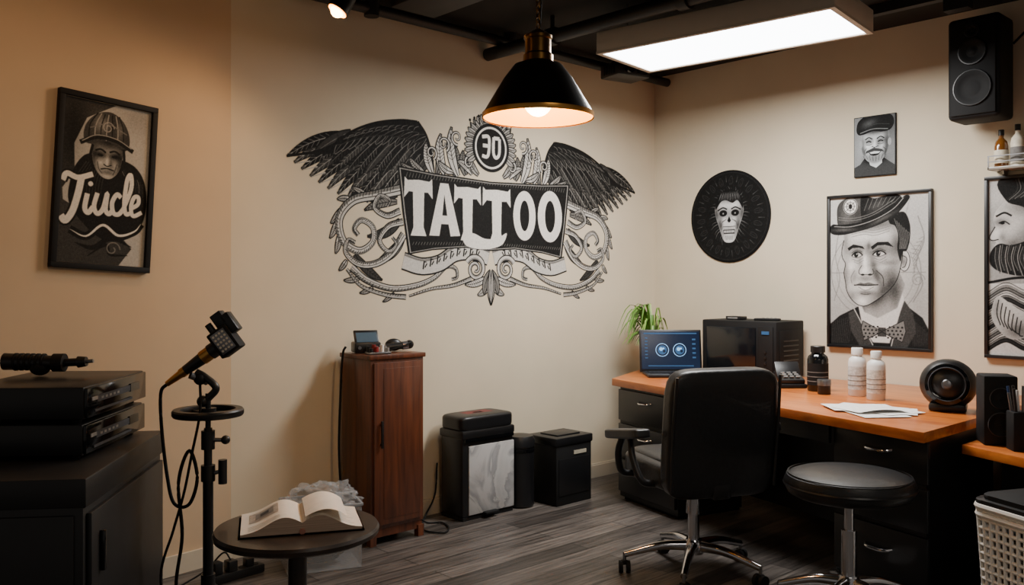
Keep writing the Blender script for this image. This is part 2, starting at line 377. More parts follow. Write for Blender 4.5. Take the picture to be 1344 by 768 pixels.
# ------------------------------------------------------------------ wall mural (paint layer on the plaster)
def mural():
    a=Ras('tattoo_wall_mural',(3.565,YB,0),(1,0,0),(0,0,1),(0,-1,0),1,-1.41,1.18,2.82,1.26,ppu=1110,tint=(1,.955,.88),paint=True)
    a.mir=True
    def lerp(p,q,t): return (p[0]+(q[0]-p[0])*t,p[1]+(q[1]-p[1])*t)
    tips=[(-.655,1.885),(-.71,1.845),(-.775,1.812),(-.84,1.792),(-.905,1.785),(-.965,1.79),(-1.025,1.80),(-1.085,1.818),(-1.145,1.842),(-1.20,1.87),(-1.25,1.90),(-1.30,1.932),(-1.342,1.962),(-1.378,1.994)]
    for i,t in enumerate(tips):
        k=i/13; r=lerp((-.45,2.07),(-.98,2.14),k)
        a.leaf(r,t,.070-.012*k,-.03-.035*k,INK if i%2 else INK2,edge=INK,rib=INKL,ew=.006,barb=INK3)
        q=lerp(r,t,.80); a.line([(q[0]+.012,q[1]-.018),(t[0]+.004,t[1]-.004)],.006,INKW,smooth=False,w1=.002)
    for i in range(13):
        k=i/12; r=lerp((-.45,2.12),(-1.0,2.16),k); t=lerp((-.585,1.965),(-1.235,2.012),k); t=(t[0],t[1]-.045*math.sin(math.pi*k))
        a.leaf(r,t,.060,-.02,INK2 if i%3==0 else INK,edge=INK,rib=INK3,ew=.006,barb=INK3 if i%2 else INK2)
    a.poly([(-1.30,2.012),(-1.20,2.035),(-1.10,2.075),(-1.03,2.13),(-.91,2.195),(-.81,2.232),(-.68,2.255),(-.57,2.262),(-.52,2.22),(-.475,2.14),(-.45,2.06),(-.52,2.08),(-.62,2.10),(-.78,2.12),(-.93,2.09),(-1.05,2.045),(-1.18,2.02)],INK,smooth=True)
    for j in range(2):
        for i in range(13-j*2):
            k=i/(12-j*2); r=lerp((-.50,2.19),(-1.02,2.125),k); r=(r[0],r[1]+.045*math.sin(math.pi*k)); t=(r[0]-.085,r[1]-.095+.05*j)
            a.leaf(r,t,.042,-.01,INK,edge=INK3 if j==0 else INK2,rib=INK3,ew=.004)
    for i in range(12):
        k=i/11; r=lerp((-.54,2.245),(-1.02,2.13),k); r=(r[0],r[1]+.03*math.sin(math.pi*k)); a.line([r,(r[0]-.035,r[1]-.012),(r[0]-.05,r[1]-.035)],.004,INK3,bell=True)
    a.line([(-1.385,1.992),(-1.22,2.03),(-1.10,2.085),(-1.0,2.16),(-.85,2.225),(-.68,2.262),(-.56,2.268)],.014,INK)
    a.line([(-.56,2.268),(-.50,2.20),(-.46,2.10),(-.44,2.0)],.02,INK,w1=.008)
    for p0,p1,w,bd,m in [((-.5,1.97),(-.62,2.06),.045,.02,INKL),((-.55,1.98),(-.68,2.025),.035,.02,INKL),((-.45,1.98),(-.50,2.16),.055,.03,INKW),((-.42,1.98),(-.41,2.15),.05,-.03,INK3),((-.36,1.98),(-.39,2.22),.065,.05,INKW),
        ((-.30,1.98),(-.28,2.16),.05,-.04,INK3),((-.26,1.98),(-.31,2.27),.065,.06,INKW),((-.20,1.99),(-.22,2.14),.055,.03,INK3),((-.15,2.0),(-.27,2.07),.05,-.03,INKW),
        ((-.10,2.0),(-.18,2.12),.045,.03,INKL),((-.30,2.0),(-.41,2.06),.045,.03,INKW)]:
        a.leaf(p0,p1,w,bd,m,edge=INK,rib=INK,ew=.007,barb=INK2)
    for c,r,a0,a1 in [((-.37,2.16),.045,-60,420),((-.27,2.21),.045,-80,-520),((-.46,2.10),.04,-60,420),((-.175,2.07),.035,100,520)]:
        a.spiral(c,r,.008,a0,a1,.024,INK,w1=.012); a.spiral(c,r,.008,a0,a1,.010,INKW,w1=.004)
    for k in range(13):
        an=R(90+k*9.5); c=(0,2.175)
        a.leaf((c[0]+.135*math.cos(an),c[1]+.135*math.sin(an)),(c[0]+.215*math.cos(an+.05),c[1]+.215*math.sin(an+.05)),.036,.012,INKL,edge=INK,rib=INK,ew=.006)
    for k in range(5):
        x=-.02-.035*k; a.line([(x,2.335-k*.012),(x-.008,2.385-k*.016)],.014,INK,w1=.004); a.ell((x-.009,2.392-k*.016),.009,.009,INK)
    for p0,p1,w,bd,m in [((-.70,1.84),(-1.00,1.83),.05,.04,INK2),((-.70,1.80),(-.92,1.74),.05,-.03,INK3),((-.68,1.70),(-.90,1.60),.06,.05,INK2),((-.66,1.60),(-.84,1.46),.06,.04,INK3),((-.98,1.50),(-.80,1.36),.05,-.03,INK2),
        ((-1.07,1.74),(-1.13,1.66),.035,.015,INKW),((-1.09,1.68),(-1.135,1.58),.035,.015,INKW),((-1.08,1.60),(-1.10,1.50),.035,.015,INKW),((-1.0,1.79),(-1.09,1.79),.035,-.015,INKW),((-.90,1.82),(-1.0,1.86),.03,-.01,INKW),
        ((-1.03,1.47),(-1.08,1.41),.03,.01,INKW),((-.95,1.37),(-1.05,1.36),.03,.01,INKW),((-.86,1.32),(-.95,1.29),.028,.01,INKW),((-.72,1.29),(-.80,1.24),.025,.01,INKW)]:
        a.leaf(p0,p1,w,bd,m,edge=INK,rib=INK,ew=.006,barb=INK2 if m==INKW else INK)
    a.ribbon([(-.68,1.87),(-.84,1.83),(-.99,1.79),(-1.075,1.69),(-1.05,1.57),(-.95,1.52),(-.865,1.57),(-.865,1.65),(-.935,1.685),(-.98,1.64),(-.955,1.605)],.050,.014)
    a.ribbon([(-.655,1.62),(-.74,1.51),(-.85,1.45),(-.96,1.45),(-1.035,1.51),(-1.02,1.575),(-.975,1.565)],.040,.012)
    a.ribbon([(-.68,1.75),(-.77,1.72),(-.85,1.76),(-.82,1.825),(-.755,1.81),(-.765,1.77)],.030,.010)
    a.ribbon([(-.66,1.69),(-.76,1.66),(-.82,1.58),(-.76,1.52),(-.705,1.56),(-.735,1.60)],.030,.010)
    a.ribbon([(-1.0,1.43),(-.90,1.36),(-.74,1.315),(-.57,1.33),(-.44,1.375),(-.35,1.44),(-.28,1.43),(-.27,1.38),(-.31,1.365)],.032,.012)
    a.ribbon([(-.64,1.265),(-.78,1.28),(-.94,1.33),(-1.03,1.42)],.020,.008)
    a.ribbon([(-.16,1.37),(-.30,1.33),(-.46,1.31),(-.62,1.27)],.020,.006)
    rb=[(-.02,1.50),(-.14,1.53),(-.28,1.52),(-.40,1.46),(-.53,1.44),(-.66,1.47)]
    a.line(rb,.105,INK); a.line(rb,.087,INKW); a.line(rb,.012,INK3,off=-.035)
    for k in range(9):
        x=-.12-.05*k; y=1.525-max(0,(k-3))*.016
        a.line([(x,y-.022),(x+.008,y+.026)],.010,INK,smooth=False); a.line([(x+.012,y-.012),(x+.028,y+.012)],.008,INK,smooth=False); a.line([(x+.002,y+.022),(x+.024,y+.02)],.006,INK,smooth=False)
    a.spiral((-.125,1.43),.078,.012,150,-480,.040,INK,w1=.02); a.spiral((-.125,1.43),.078,.012,150,-480,.026,INKW,w1=.008); a.spiral((-.125,1.43),.070,.010,150,-480,.006,INK3,w1=.003)
    a.leaf((-.03,1.38),(-.21,1.335),.045,.03,INKW,edge=INK,rib=INK,ew=.006,barb=INK2); a.leaf((-.02,1.33),(-.11,1.27),.045,.02,INKL,edge=INK,rib=INK,ew=.006)
    a.leaf((0,1.42),(-.055,1.27),.05,-.03,INK3,edge=INK,rib=INK,ew=.006)
    a.leaf((0,1.42),(0,1.205),.05,.012,INKW,edge=INK,rib=INK,ew=.007)
    a.mir=False
    a.ell((0,2.175),.150,.150,INK); a.ell((0,2.175),.130,.130,PALE); a.ell((0,2.175),.117,.117,INK)
    for pts in ([(-.072,2.238),(-.018,2.238),(-.018,2.15),(-.034,2.118),(-.072,2.122)],[(-.066,2.185),(-.025,2.185)],[(.022,2.242),(.020,2.15),(.04,2.118),(.068,2.145),(.070,2.238)],[(.022,2.238),(.07,2.238)]):
        a.line(pts,.022,PALE,n=5)
    ban=[(-.70,2.005),(-.45,1.985),(0,1.968),(.45,1.985),(.70,2.005),(.665,1.74),(.625,1.505),(.45,1.535),(.2,1.555),(0,1.54),(-.2,1.555),(-.45,1.535),(-.625,1.505),(-.665,1.74)]
    a.poly(ban,INK); a.poly([(x*.980,1.75+(y-1.75)*.958) for x,y in ban],INKL); a.poly([(x*.970,1.75+(y-1.75)*.938) for x,y in ban],INK)
    for k in range(60):
        x=-.64+k*.0217; a.line([(x,1.945),(x+.01,1.962+.03*x*x)],.003,INK3,smooth=False)
        a.line([(x*.93,1.575-.02*abs(x)),(x*.93+.01,1.592-.02*abs(x))],.003,INK3,smooth=False)
    def T(x0,x1,top,bot,st=.08):
        xc=(x0+x1)/2; h=.075
        a.poly([(x0,top+.008),(x0+.02,top-.01),(xc,top-.004),(x1-.02,top-.01),(x1,top+.008),(x1+.004,top-h-.035),(x1-.03,top-h+.002),(xc+st/2,top-h),(xc+st*.45,bot+.05),(xc+st*.7,bot),(xc-st*.7,bot),(xc-st*.45,bot+.05),(xc-st/2,top-h),(x0+.03,top-h+.002),(x0-.004,top-h-.035)],PALE)
    T(-.65,-.455,1.94,1.615); T(-.288,-.085,1.925,1.60,.078); T(-.065,.160,1.925,1.60,.08)
    a.poly([(-.395,1.93),(-.335,1.93),(-.245,1.625),(-.318,1.62),(-.333,1.69),(-.388,1.69),(-.402,1.62),(-.475,1.62)],PALE)
    a.poly([(-.365,1.865),(-.343,1.74),(-.380,1.74)],INK)
    a.poly([(-.225,1.63),(-.145,1.645),(-.05,1.615),(.05,1.62),(.13,1.655),(.095,1.585),(.0,1.555),(-.10,1.55),(-.20,1.57)],PALE,smooth=True)
    for c,rx,ry in [((.285,1.772),.098,.158),((.515,1.778),.112,.168)]:
        a.ell(c,rx,ry,PALE); a.ell(c,rx*.42,ry*.62,INK)
    return a.done()
mural()
# ------------------------------------------------------------------ framed art on the right wall
def frame(name,y0,y1,z0,z1,fw=.018,paper=PAPER,dep=.03,bezel=BLK):
    b=B(name); x=XR
    b.box((x-dep/2-.001,(y0+y1)/2,z1-fw/2),(dep,y1-y0,fw),bezel,bev=.002); b.box((x-dep/2-.001,(y0+y1)/2,z0+fw/2),(dep,y1-y0,fw),bezel,bev=.002)
    b.box((x-dep/2-.001,y0+fw/2,(z0+z1)/2),(dep,fw,z1-z0-2*fw),bezel,bev=.002); b.box((x-dep/2-.001,y1-fw/2,(z0+z1)/2),(dep,fw,z1-z0-2*fw),bezel,bev=.002)
    b.box((x-.007,(y0+y1)/2,(z0+z1)/2),(.012,y1-y0-fw,z1-z0-fw),paper)
    return b.done(world=True)
def rras(name,y1,z0,sc,w,h,x=XR-.0135,x0=0,y0=0,ppu=6,bg=.78,tint=(1,.975,.93),circ=None):
    return Ras(name,(x,y1,z0),(0,-1,0),(0,0,1),(-1,0,0),sc,x0,y0,w,h,ppu,bg,tint,circ)
fo=frame('framed_gentleman_portrait',2.062,2.697,.946,1.885)
a=rras('portrait_drawing',2.682,.960,.00455,133,201)
a.blob(20,30,60,60,-.12); a.blob(120,60,20,50,-.12); a.blob(110,150,30,40,-.06)
a.ring((62,98),60,.8,INK3); a.ring((62,98),52,.5,INK3); a.line([(2,98),(128,98)],.5,INK3,smooth=False); a.line([(110,200),(60,10)],.5,INK3,smooth=False)
for k in range(6): a.line([(104+k*3,120+k*4),(116+k*2,112+k*6),(112,96+k*5)],.7,INK3)
a.line([(6,60),(14,90),(8,120),(12,150)],.8,INK3); a.line([(112,60),(124,84),(116,110),(126,140),(118,170)],1,INK3)
a.spiral((118,88),9,2,0,600,.8,INK3)
a.poly([(0,0),(133,0),(133,22),(124,40),(108,52),(98,66),(90,50),(60,40),(42,54),(34,50),(14,40),(0,28)],INK)
a.poly([(40,54),(44,66),(62,76),(98,74),(101,62),(96,36),(82,8),(60,6),(46,26)],SKIN)
neck=[(42,60),(52,74),(92,104),(102,82),(92,52),(66,38),(48,46)]
a.poly(neck,INKL); a.mask(neck,False); a.blob(64,66,26,12,-.46,.6); a.blob(90,72,8,20,-.25); a.blob(54,50,6,8,.12); a.mask()
for k in range(12): a.line([(52+k*4,46+k*2.5),(60+k*3.4,62+k*3.2)],.9,INK3,bell=True)
a.poly([(34,48),(44,30),(60,2),(42,0),(30,20),(26,44)],INK2); a.poly([(101,62),(92,36),(84,2),(104,0),(116,22),(112,46)],INK2)
a.line([(34,50),(46,28),(60,2)],1.2,SKIN); a.line([(100,62),(92,36),(84,2)],1.2,SKIN)
for k in range(10): a.line([(3+k*2.6,3),(5+k*3,32+k)],.8,INK2); a.line([(112+k*2.2,4),(110+k*2.2,40-k*2)],.8,INK2)
a.poly([(60,6),(82,6),(86,24),(60,26)],SKIN)
a.soften(2)
face=[(21,160),(20,142),(17,128),(18,118),(22,110),(20,98),(22,86),(24,74),(30,63),(40,55),(50,54),(62,60),(78,72),(90,86),(96,104),(99,125),(97,152),(80,168),(48,168)]
a.ell((101,113),7.5,14,SKIN,rot=-.15); a.blob(100,112,4,8,-.35); a.ring((101,113),7,.9,INK,ry=13.5); a.line([(98,120),(104,116),(102,106),(98,104)],1.2,INK2)
a.poly(face,SKIN,smooth=True); a.mask(face)
for x,y,rx,ry,am,ro in [(38,127,13,8,-.32,0),(69,129,16,9,-.36,0),(60,110,5,15,-.28,.15),(84,92,13,20,-.36,.3),(74,72,24,9,-.40,.7),(22,92,5,22,-.28,0),(50,90,10,4,-.26,0),(50,71,11,3.5,-.34,0),(92,134,9,20,-.40,0),
    (55,162,50,9,-.46,.05),(22,140,5,16,-.24,0),(64,96,5,9,-.2,.3),(34,92,4,9,-.18,-.2),(30,66,8,7,-.26,-.5),(76,110,20,3,-.14,.1),(68,88,5,14,-.2,.3),(42,112,3,8,-.18,0),(54,134,3,5,-.26,0),(60,100,60,60,-.05,0),
    (46,148,16,6,.10,0),(49,114,2.6,13,.18,.1),(48,101,4,3.5,.16,0),(74,106,9,5,.14,0),(30,107,5,5,.12,0),(46,60,7,4,.14,0),(49,76.5,6,1.8,.14,0),(74,148,10,5,.05,0),(58,128,3,2,.08,0)]: a.blob(x,y,rx,ry,am,ro)
a.mask()
a.poly([(25,131),(33,136),(46,133),(49,129),(41,131.5),(32,131),(27,127.5)],INK); a.poly([(57,132),(66,138),(80,138),(87,131),(76,134),(66,133.5),(59,128)],INK)
for k in range(9): a.line([(26+k*2.6,130),(29+k*2.6,136-abs(k-4)*.4)],.8,INK,bell=True); a.line([(58+k*3,130.5),(62+k*3,138-abs(k-4)*.5)],.8,INK,bell=True)
for cx,cy,w in ((38,121.5,7.2),(68,122.5,8.6)):
    a.poly([(cx-w,cy-1),(cx-w*.3,cy+3.4),(cx+w*.5,cy+3),(cx+w,cy),(cx+w*.4,cy-2.6),(cx-w*.4,cy-2.6)],SKIN); a.blob(cx,cy+2,w,2,-.2); a.ell((cx-1,cy+.3),3,3.2,INK); a.ell((cx,cy+1.4),.8,.8,PALE)
    a.line([(cx-w,cy-1),(cx-w*.3,cy+3.8),(cx+w*.5,cy+3.4),(cx+w+1,cy-.6)],1.7,INK); a.line([(cx-w,cy-1.5),(cx,cy-3.4),(cx+w,cy-.6)],.8,INK2); a.line([(cx-w,cy+3),(cx,cy+6.6),(cx+w,cy+4)],.8,INK2)
    a.line([(cx-w+1,cy-5),(cx+1,cy-8),(cx+w+1,cy-4)],.8,INK3); a.line([(cx-w+3,cy-8.5),(cx+2,cy-11),(cx+w+2,cy-7)],.6,INK3)
a.line([(45,108),(41,101),(41.5,96.5),(46,95),(51,95.5),(57,94.5),(61,98),(59,103)],1,INK2); a.ell((46,95.3),2.6,1.3,INK); a.ell((56,95.4),2.7,1.3,INK); a.line([(35,101),(30,92),(31,84)],1,INK3); a.line([(64,101),(73,92),(74,80)],1.3,INK2)
a.poly([(36,82),(43,84.8),(48,83.7),(54,85.2),(65,82),(56,80.5),(46,80)],INK3); a.blob(50,83,12,1.5,-.1); a.line([(34,81.4),(44,81.6),(52,81),(67,82)],1.4,INK); a.line([(40,79),(50,74.6),(61,79)],.8,INK3); a.line([(43,70),(50,69),(57,70)],.9,INK2)
for k in range(5): a.line([(30,146+k*3.4),(48,149+k*3.2),(62,147+k*3.4),(82,152+k*3)],.7,INK3)
for k in range(16): a.line([(64+k*2,68+k*2.7),(71+k*1.8,82+k*2.8)],.7,INK3,bell=True)
for k in range(7): a.line([(82+k*1.5,128-k*5),(92+k*.5,124-k*5)],.7,INK3,bell=True)
for k in range(6): a.line([(86+k*1.2,146-k*3),(93+k,142-k*3)],.6,INK2,bell=True)
for l in (face[1:17],): a.line(l,1.0,INK)
a.poly([(82,170),(100,176),(108,160),(108,140),(104,126),(99,124),(96,112),(92,128),(93,146),(89,158),(82,162)],INK,smooth=True)
for k in range(7): a.line([(88+k*3,168-k*3),(95+k*2,146),(95+k*1.3,128)],.7,INK3)
a.poly([(14,158),(10,174),(12,190),(24,199),(40,203),(62,196),(84,200),(96,197),(98,188),(88,172),(60,164),(34,156)],INK2,smooth=True)
a.blob(24,176,8,16,.14); a.blob(40,192,12,8,.12)
a.poly([(46,162),(44,200),(62,196),(84,200),(96,197),(98,188),(88,172),(60,164)],INK,smooth=True); a.blob(66,186,14,8,.16,.4)
a.poly([(0,158),(3,151),(16,149),(36,152),(60,158),(84,168),(98,180),(108,194),(102,197),(90,186),(66,172),(40,165),(16,163),(4,164)],INK,smooth=True)
a.blob(20,156,16,2.5,.22); a.blob(72,168,20,3,.2,.45)
a.line([(6,161),(30,160),(60,167),(86,180),(100,194)],.9,INKL); a.line([(12,170),(34,168),(60,174),(90,190)],.8,INK3); a.line([(12,173),(34,171),(60,177),(88,193)],.8,INK3)
for k in range(8): a.line([(48+k*6,180+k*1.5),(54+k*6,196)],.6,INK3)
a.ell((29,187),10,11,PALE); a.ring((29,187),9,1,INK,ry=10); a.ring((29,187),5.5,.8,INK2); a.ell((29,187),2.5,3.5,INK)
for k in range(8): a.line([(29+3*math.cos(k*.785),187+3*math.sin(k*.785)),(29+8*math.cos(k*.785),187+8*math.sin(k*.785))],.8,INK2,smooth=False)
a.poly([(72,20),(60,27),(46,34),(44,24),(48,8),(60,13)],INK3); a.poly([(72,20),(84,28),(100,36),(103,22),(98,8),(84,13)],INK3)
for k in range(16): a.ell((48+(k%4)*5.4+ (k//4%2)*2,13+(k//4)*4.6),1.4,1.2,INK); a.ell((80+(k%4)*5.4+(k//4%2)*2,13+(k//4)*4.6),1.4,1.2,INK)
a.poly([(67,26),(77,26),(78,14),(66,14)],INK2); a.line([(46,34),(44,24),(48,8),(72,20),(98,8),(103,22),(100,36),(72,21),(46,34)],1,INK,smooth=False)
a.soften(1); a.done(fo)
# small bearded portrait (unframed panel)
b=B('bearded_man_art_print'); b.box((XR-.008,2.4,2.168),(.014,.257,.365),BLKM,bev=.002); b.box((XR-.0155,2.4,2.168),(.001,.247,.355),PAPERB); so=b.done(world=True)
a=rras('print_drawing',2.5235,1.99,.00449,55,79.2,XR-.0165,ppu=12,bg=.50,tint=(.93,.98,1.0))
a.blob(45,70,20,20,-.15); a.blob(10,40,10,30,.12)
a.poly([(0,0),(55,0),(55,12),(44,20),(36,26),(16,26),(8,16),(0,12)],INK2); a.poly([(18,26),(22,14),(30,10),(38,16),(38,28)],SKIN); a.blob(28,22,12,5,-.4)
fc=[(11,58),(10,42),(12,30),(18,20),(28,16),(38,20),(44,30),(47,42),(46,60),(28,64)]
a.poly(fc,SKIN,smooth=True); a.mask(fc)
for x,y,rx,ry,am in [(20,46,6,4,-.34),(36,46,6,4,-.34),(45,44,5,16,-.5),(11,42,3,14,-.34),(28,59,18,5,-.55),(33,40,3,6,-.25),(28,43,1.6,6,.14),(18,39,4,3,.1),(38,39,4,3,.08),(28,22,16,8,-.36),(13,30,4,8,-.25),(43,28,5,9,-.3),(14,36,3,5,-.1)]: a.blob(x,y,rx,ry,am)
a.mask(); a.ell((48,43),2.4,5,INKL); a.ell((9.5,43),2,5,INKL)
for k in range(22): a.line([(12+k*1.5,28-abs(k-11)*.1-(k%3)),(15+k*1.25,18+abs(k-11)*.5)],.5,(INK2,INKL,INK3)[k%3])
a.poly([(17,33.5),(27,37),(38,34),(41,30.5),(28,32.5),(15,30)],INK2); a.poly([(20,31),(28,31),(37,31.5),(33,27),(27,26),(22,27.5)],INK); a.poly([(21,31),(28,31),(36,31.4),(33,29),(23,29)],PALE)
a.line([(17,37),(14,33),(15,28)],.7,INK2); a.line([(39,37),(43,33),(42,28)],.7,INK2)
for cx in (20,36): a.line([(cx-3.6,44.6),(cx,46),(cx+3.6,44.6)],1.5,INK); a.line([(cx-5,48.5),(cx,51),(cx+5,48.5)],1.4,INK); a.line([(cx-4,42),(cx,41),(cx+4,42)],.6,INK2)
a.line([(24,39),(28,37.4),(33,39)],.9,INK)
a.poly([(6,56),(3,63),(6,74),(18,81),(36,80),(50,78),(54,68),(49,59),(38,57),(26,59),(14,56)],INK,smooth=True); a.blob(20,70,10,5,.22,.3)
a.line([(8,58),(26,62),(46,60)],1.2,INK3); a.line([(14,64),(30,68),(48,66)],.8,INK2)
a.soften(1); a.done(so)
# skull disc
b=B('skull_wall_disc'); cy,cz=3.418,1.80
b.lathe([(0,.0),(.315,.0),(.315,-.002),(.318,.006),(.312,.010),(0,.010)],DISC,Matrix.Translation((XR-.001,cy,cz))@Matrix.Rotation(R(-90),4,'Y'),seg=64); do=b.done(world=True)
a=rras('skull_drawing',cy,cz,1,.62,.62,XR-.0118,-.31,-.31,ppu=1100,bg=.06,tint=(1,1,1),circ=.306)
a.ring((0,0),.298,.002,INK2)
TONE['ink_black']=.06
for k in range(18):
    an=2*math.pi*k/18+.1; c,s_=math.cos(an),math.sin(an)
    a.leaf((.195*c,.215*s_),(.262*c,.275*s_),.030,.006,INK,edge=INK2,rib=INK2,ew=.003)
    an+=.17; c,s_=math.cos(an),math.sin(an); a.line([(.225*c,.235*s_),(.275*c,.280*s_)],.003,INK3,smooth=False,w1=.001)
for k in range(44):
    an=R(-70)+R(320)*k/43; c,s_=math.cos(an),math.sin(an); q=.012*(k%3)
    a.line([(.10*c,.14*s_+.01),(.128*c+.012*s_,.175*s_+.01),((.148+q)*c,(.195+q)*s_)],.0035,(INK3,INKL,INK2)[k%3],w1=.001)
sk=[(x*1.3,y*1.16) for x,y in [(-.075,.10),(-.088,.04),(-.08,-.01),(-.066,-.05),(-.05,-.10),(-.03,-.145),(0,-.155),(.03,-.145),(.05,-.10),(.066,-.05),(.08,-.01),(.088,.04),(.075,.10),(.04,.145),(0,.155),(-.04,.145)]]
a.poly(sk,SKIN,smooth=True); a.mask(sk,soft=6)
for sx in (-1,1):
    for x,y,rx,ry,am in [(.11,.0,.025,.12,-.5),(.05,.02,.045,.035,-.38),(.07,-.06,.02,.045,-.5),(.04,-.02,.017,.02,.12),(.035,.075,.03,.02,.08),(.07,-.13,.035,.04,-.3)]: a.blob(sx*x,y,rx,ry,am)
a.blob(0,.13,.10,.035,-.45); a.mask()
a.poly([(-.108,.05),(-.10,.12),(-.05,.175),(0,.185),(.05,.175),(.10,.12),(.108,.05),(.066,.105),(.026,.09),(-.026,.11),(-.066,.10)],INK,smooth=True)
for k in range(16): a.line([(-.085+k*.0115,.10),(-.07+k*.0098,.14),(-.058+k*.008,.168)],.003,INK3 if k%2 else INKL,bell=True)
for sx in (-1,1):
    a.ell((sx*.047,.022),.031,.022,INK); a.ell((sx*.047,.020),.006,.006,INKL); a.line([(sx*.016,.048),(sx*.05,.060),(sx*.092,.042)],.009,INK)
    a.line([(sx*.022,-.02),(sx*.056,-.04),(sx*.062,-.09)],.004,INK2); a.line([(sx*.035,-.03),(sx*.07,-.05)],.003,INK3)
a.poly([(-.015,-.03),(0,.002),(.015,-.03),(.005,-.042),(-.005,-.042)],INK)
a.poly([(-.050,-.068),(.050,-.068),(.044,-.12),(-.044,-.12)],INK)
for k in range(8): x=-.042+.012*k; a.poly([(x-.0045,-.072),(x+.0045,-.072),(x+.004,-.091),(x-.004,-.091)],PALE); a.poly([(x*.9-.004,-.096),(x*.9+.004,-.096),(x*.9+.0034,-.113),(x*.9-.0034,-.113)],PALE)
for k in range(6): a.line([(-.026+.0104*k,-.132),(-.023+.0095*k,-.162)],.003,INK2,smooth=False)
a.soften(1); a.done(do); TONE['ink_black']=.10
# far right framed print
fo=frame('framed_bearded_profile_print',1.13,1.782,.935,1.924,paper=PAPER)
a=rras('print_drawing',1.767,.950,.0046,135,208)
a.poly([(0,85),(135,85),(135,209),(0,209)],INKL); a.blob(10,190,30,20,.15)
a.poly([(30,209),(26,180),(22,150),(30,128),(60,120),(100,130),(135,120),(135,209)],INK2,smooth=False)
pf=[(22,182),(10,172),(6,160),(8,152),(2,140),(4,136),(9,134),(7,128),(9,122),(14,118),(30,112),(60,120),(64,160),(50,186)]
a.poly(pf,SKIN,smooth=True); a.mask(pf)
for x,y,rx,ry,am in [(14,157,8,5,-.35),(30,150,12,10,.06),(44,140,18,16,-.3),(26,130,12,8,-.3),(40,174,20,10,-.3),(10,144,4,5,.1),(16,140,4,5,-.2)]: a.blob(x,y,rx,ry,am)
a.mask()
a.poly([(7,128),(2,118),(4,106),(16,98),(40,94),(66,104),(74,130),(60,148),(44,136),(26,130),(14,132)],INK,smooth=True)
for k in range(26): a.line([(9+k*2.4,128+(k%4)),(8+k*2.2,114),(11+k*2.4,100-(k%3)*3)],.8,(INK3,INK2,INKL)[k%3])
a.line([(12,156),(18,158),(24,154)],1.4,INK); a.line([(9,164),(18,168),(26,164)],2.2,INK); a.ell((16,156),2.6,1.6,INK); a.line([(8,152),(2,140),(5,136),(12,137)],1.2,INK)
a.poly([(20,182),(40,172),(52,150),(70,150),(90,170),(100,209),(16,209)],INK,smooth=True)
for k in range(26): a.line([(20+k*3,182+k*.5),(32+k*3,194),(30+k*3,207)],.8,INK3 if k%2 else INK2)
a.poly([(0,0),(135,0),(135,85),(0,85)],SKIN)
for j in range(6):
    y=8+j*12; wv=[(-1,y),(20,y+12),(45,y+2),(75,y+14),(105,y),(136,y+9)]
    a.line(wv,8,INK3 if j%2 else INK2)
    for q in (-5,-3,0,2,4,6): a.line([(x,yy+q) for x,yy in wv],.7,(INK,SKIN,INKL)[q%3])
hp=[(10,70),(24,62),(40,50),(50,36),(42,24),(26,20),(12,30),(4,48)]
a.poly(hp,SKIN,smooth=True); a.mask(hp); a.blob(34,30,16,10,-.35); a.blob(10,55,6,14,-.2); a.mask()
for k in range(7): a.line([(12+k*4,66-k*4),(10+k*4,50-k*4),(14+k*4,36-k*2)],1.1,INK)
a.line([(0,86),(40,92),(90,84),(135,92)],3,INK); a.blob(60,30,80,40,-.12); a.soften(1); a.done(fo)
# left wall poster -------------------------------------------------
c2=LW0+LD*.626; ctr=Vector((c2.x,c2.y,1.772)); Uv=Vector((-LD.x,-LD.y,0)); th=R(-3.2)
U=(Uv*math.cos(th)+Vector((0,0,1))*math.sin(th)); V=(-Uv*math.sin(th)+Vector((0,0,1))*math.cos(th)); Nn=Vector((LN.x,LN.y,0))*-1
M4=Matrix(((U.x,V.x,Nn.x,ctr.x),(U.y,V.y,Nn.y,ctr.y),(U.z,V.z,Nn.z,ctr.z),(0,0,0,1)))
b=B('framed_lettering_poster'); w,h=.43,.745; fw=.024
for c,d in (((0,h/2-fw/2,.016),(w,fw,.03)),((0,-h/2+fw/2,.016),(w,fw,.03)),((w/2-fw/2,0,.016),(fw,h-2*fw,.03)),((-w/2+fw/2,0,.016),(fw,h-2*fw,.03))): b.box(c,d,BLKM,bev=.002)
b.box((0,0,.007),(w-fw,h-fw,.011),mat('poster_paper','#c4ad93',.8,var=.06)); b.bm.transform(M4); po=b.done(world=True)
a=Ras('poster_drawing',ctr+Nn*.0128-U*.193-V*.347,U,V,Nn,.00385,0,0,100,180,6,.70,(1,.93,.82))
a.poly([(0,0),(0,180),(58,180),(26,160),(14,130),(16,100),(4,80),(10,20),(50,6)],INK2); a.blob(12,140,14,40,-.12); a.blob(90,170,30,20,-.1)
a.poly([(0,0),(0,70),(20,60),(60,44),(84,20),(70,0)],INK2,smooth=False)
a.poly([(14,60),(12,90),(20,112),(34,122),(66,120),(86,112),(97,92),(98,60),(84,34),(50,28)],INK,smooth=True)
for k in range(10): a.line([(18+k*3,66),(18+k*3.2,92),(28+k*2.8,112)],.7,INK2)
for k in range(9): a.line([(66+k*3.4,112-k*2),(76+k*2.2,92),(78+k*2,70)],.7,INK2 if k%3 else INK3)
gf=[(34,138),(34,118),(38,106),(45,98),(54,96),(62,102),(67,114),(68,138),(52,142)]
a.poly(gf,INKL,smooth=True); a.mask(gf)
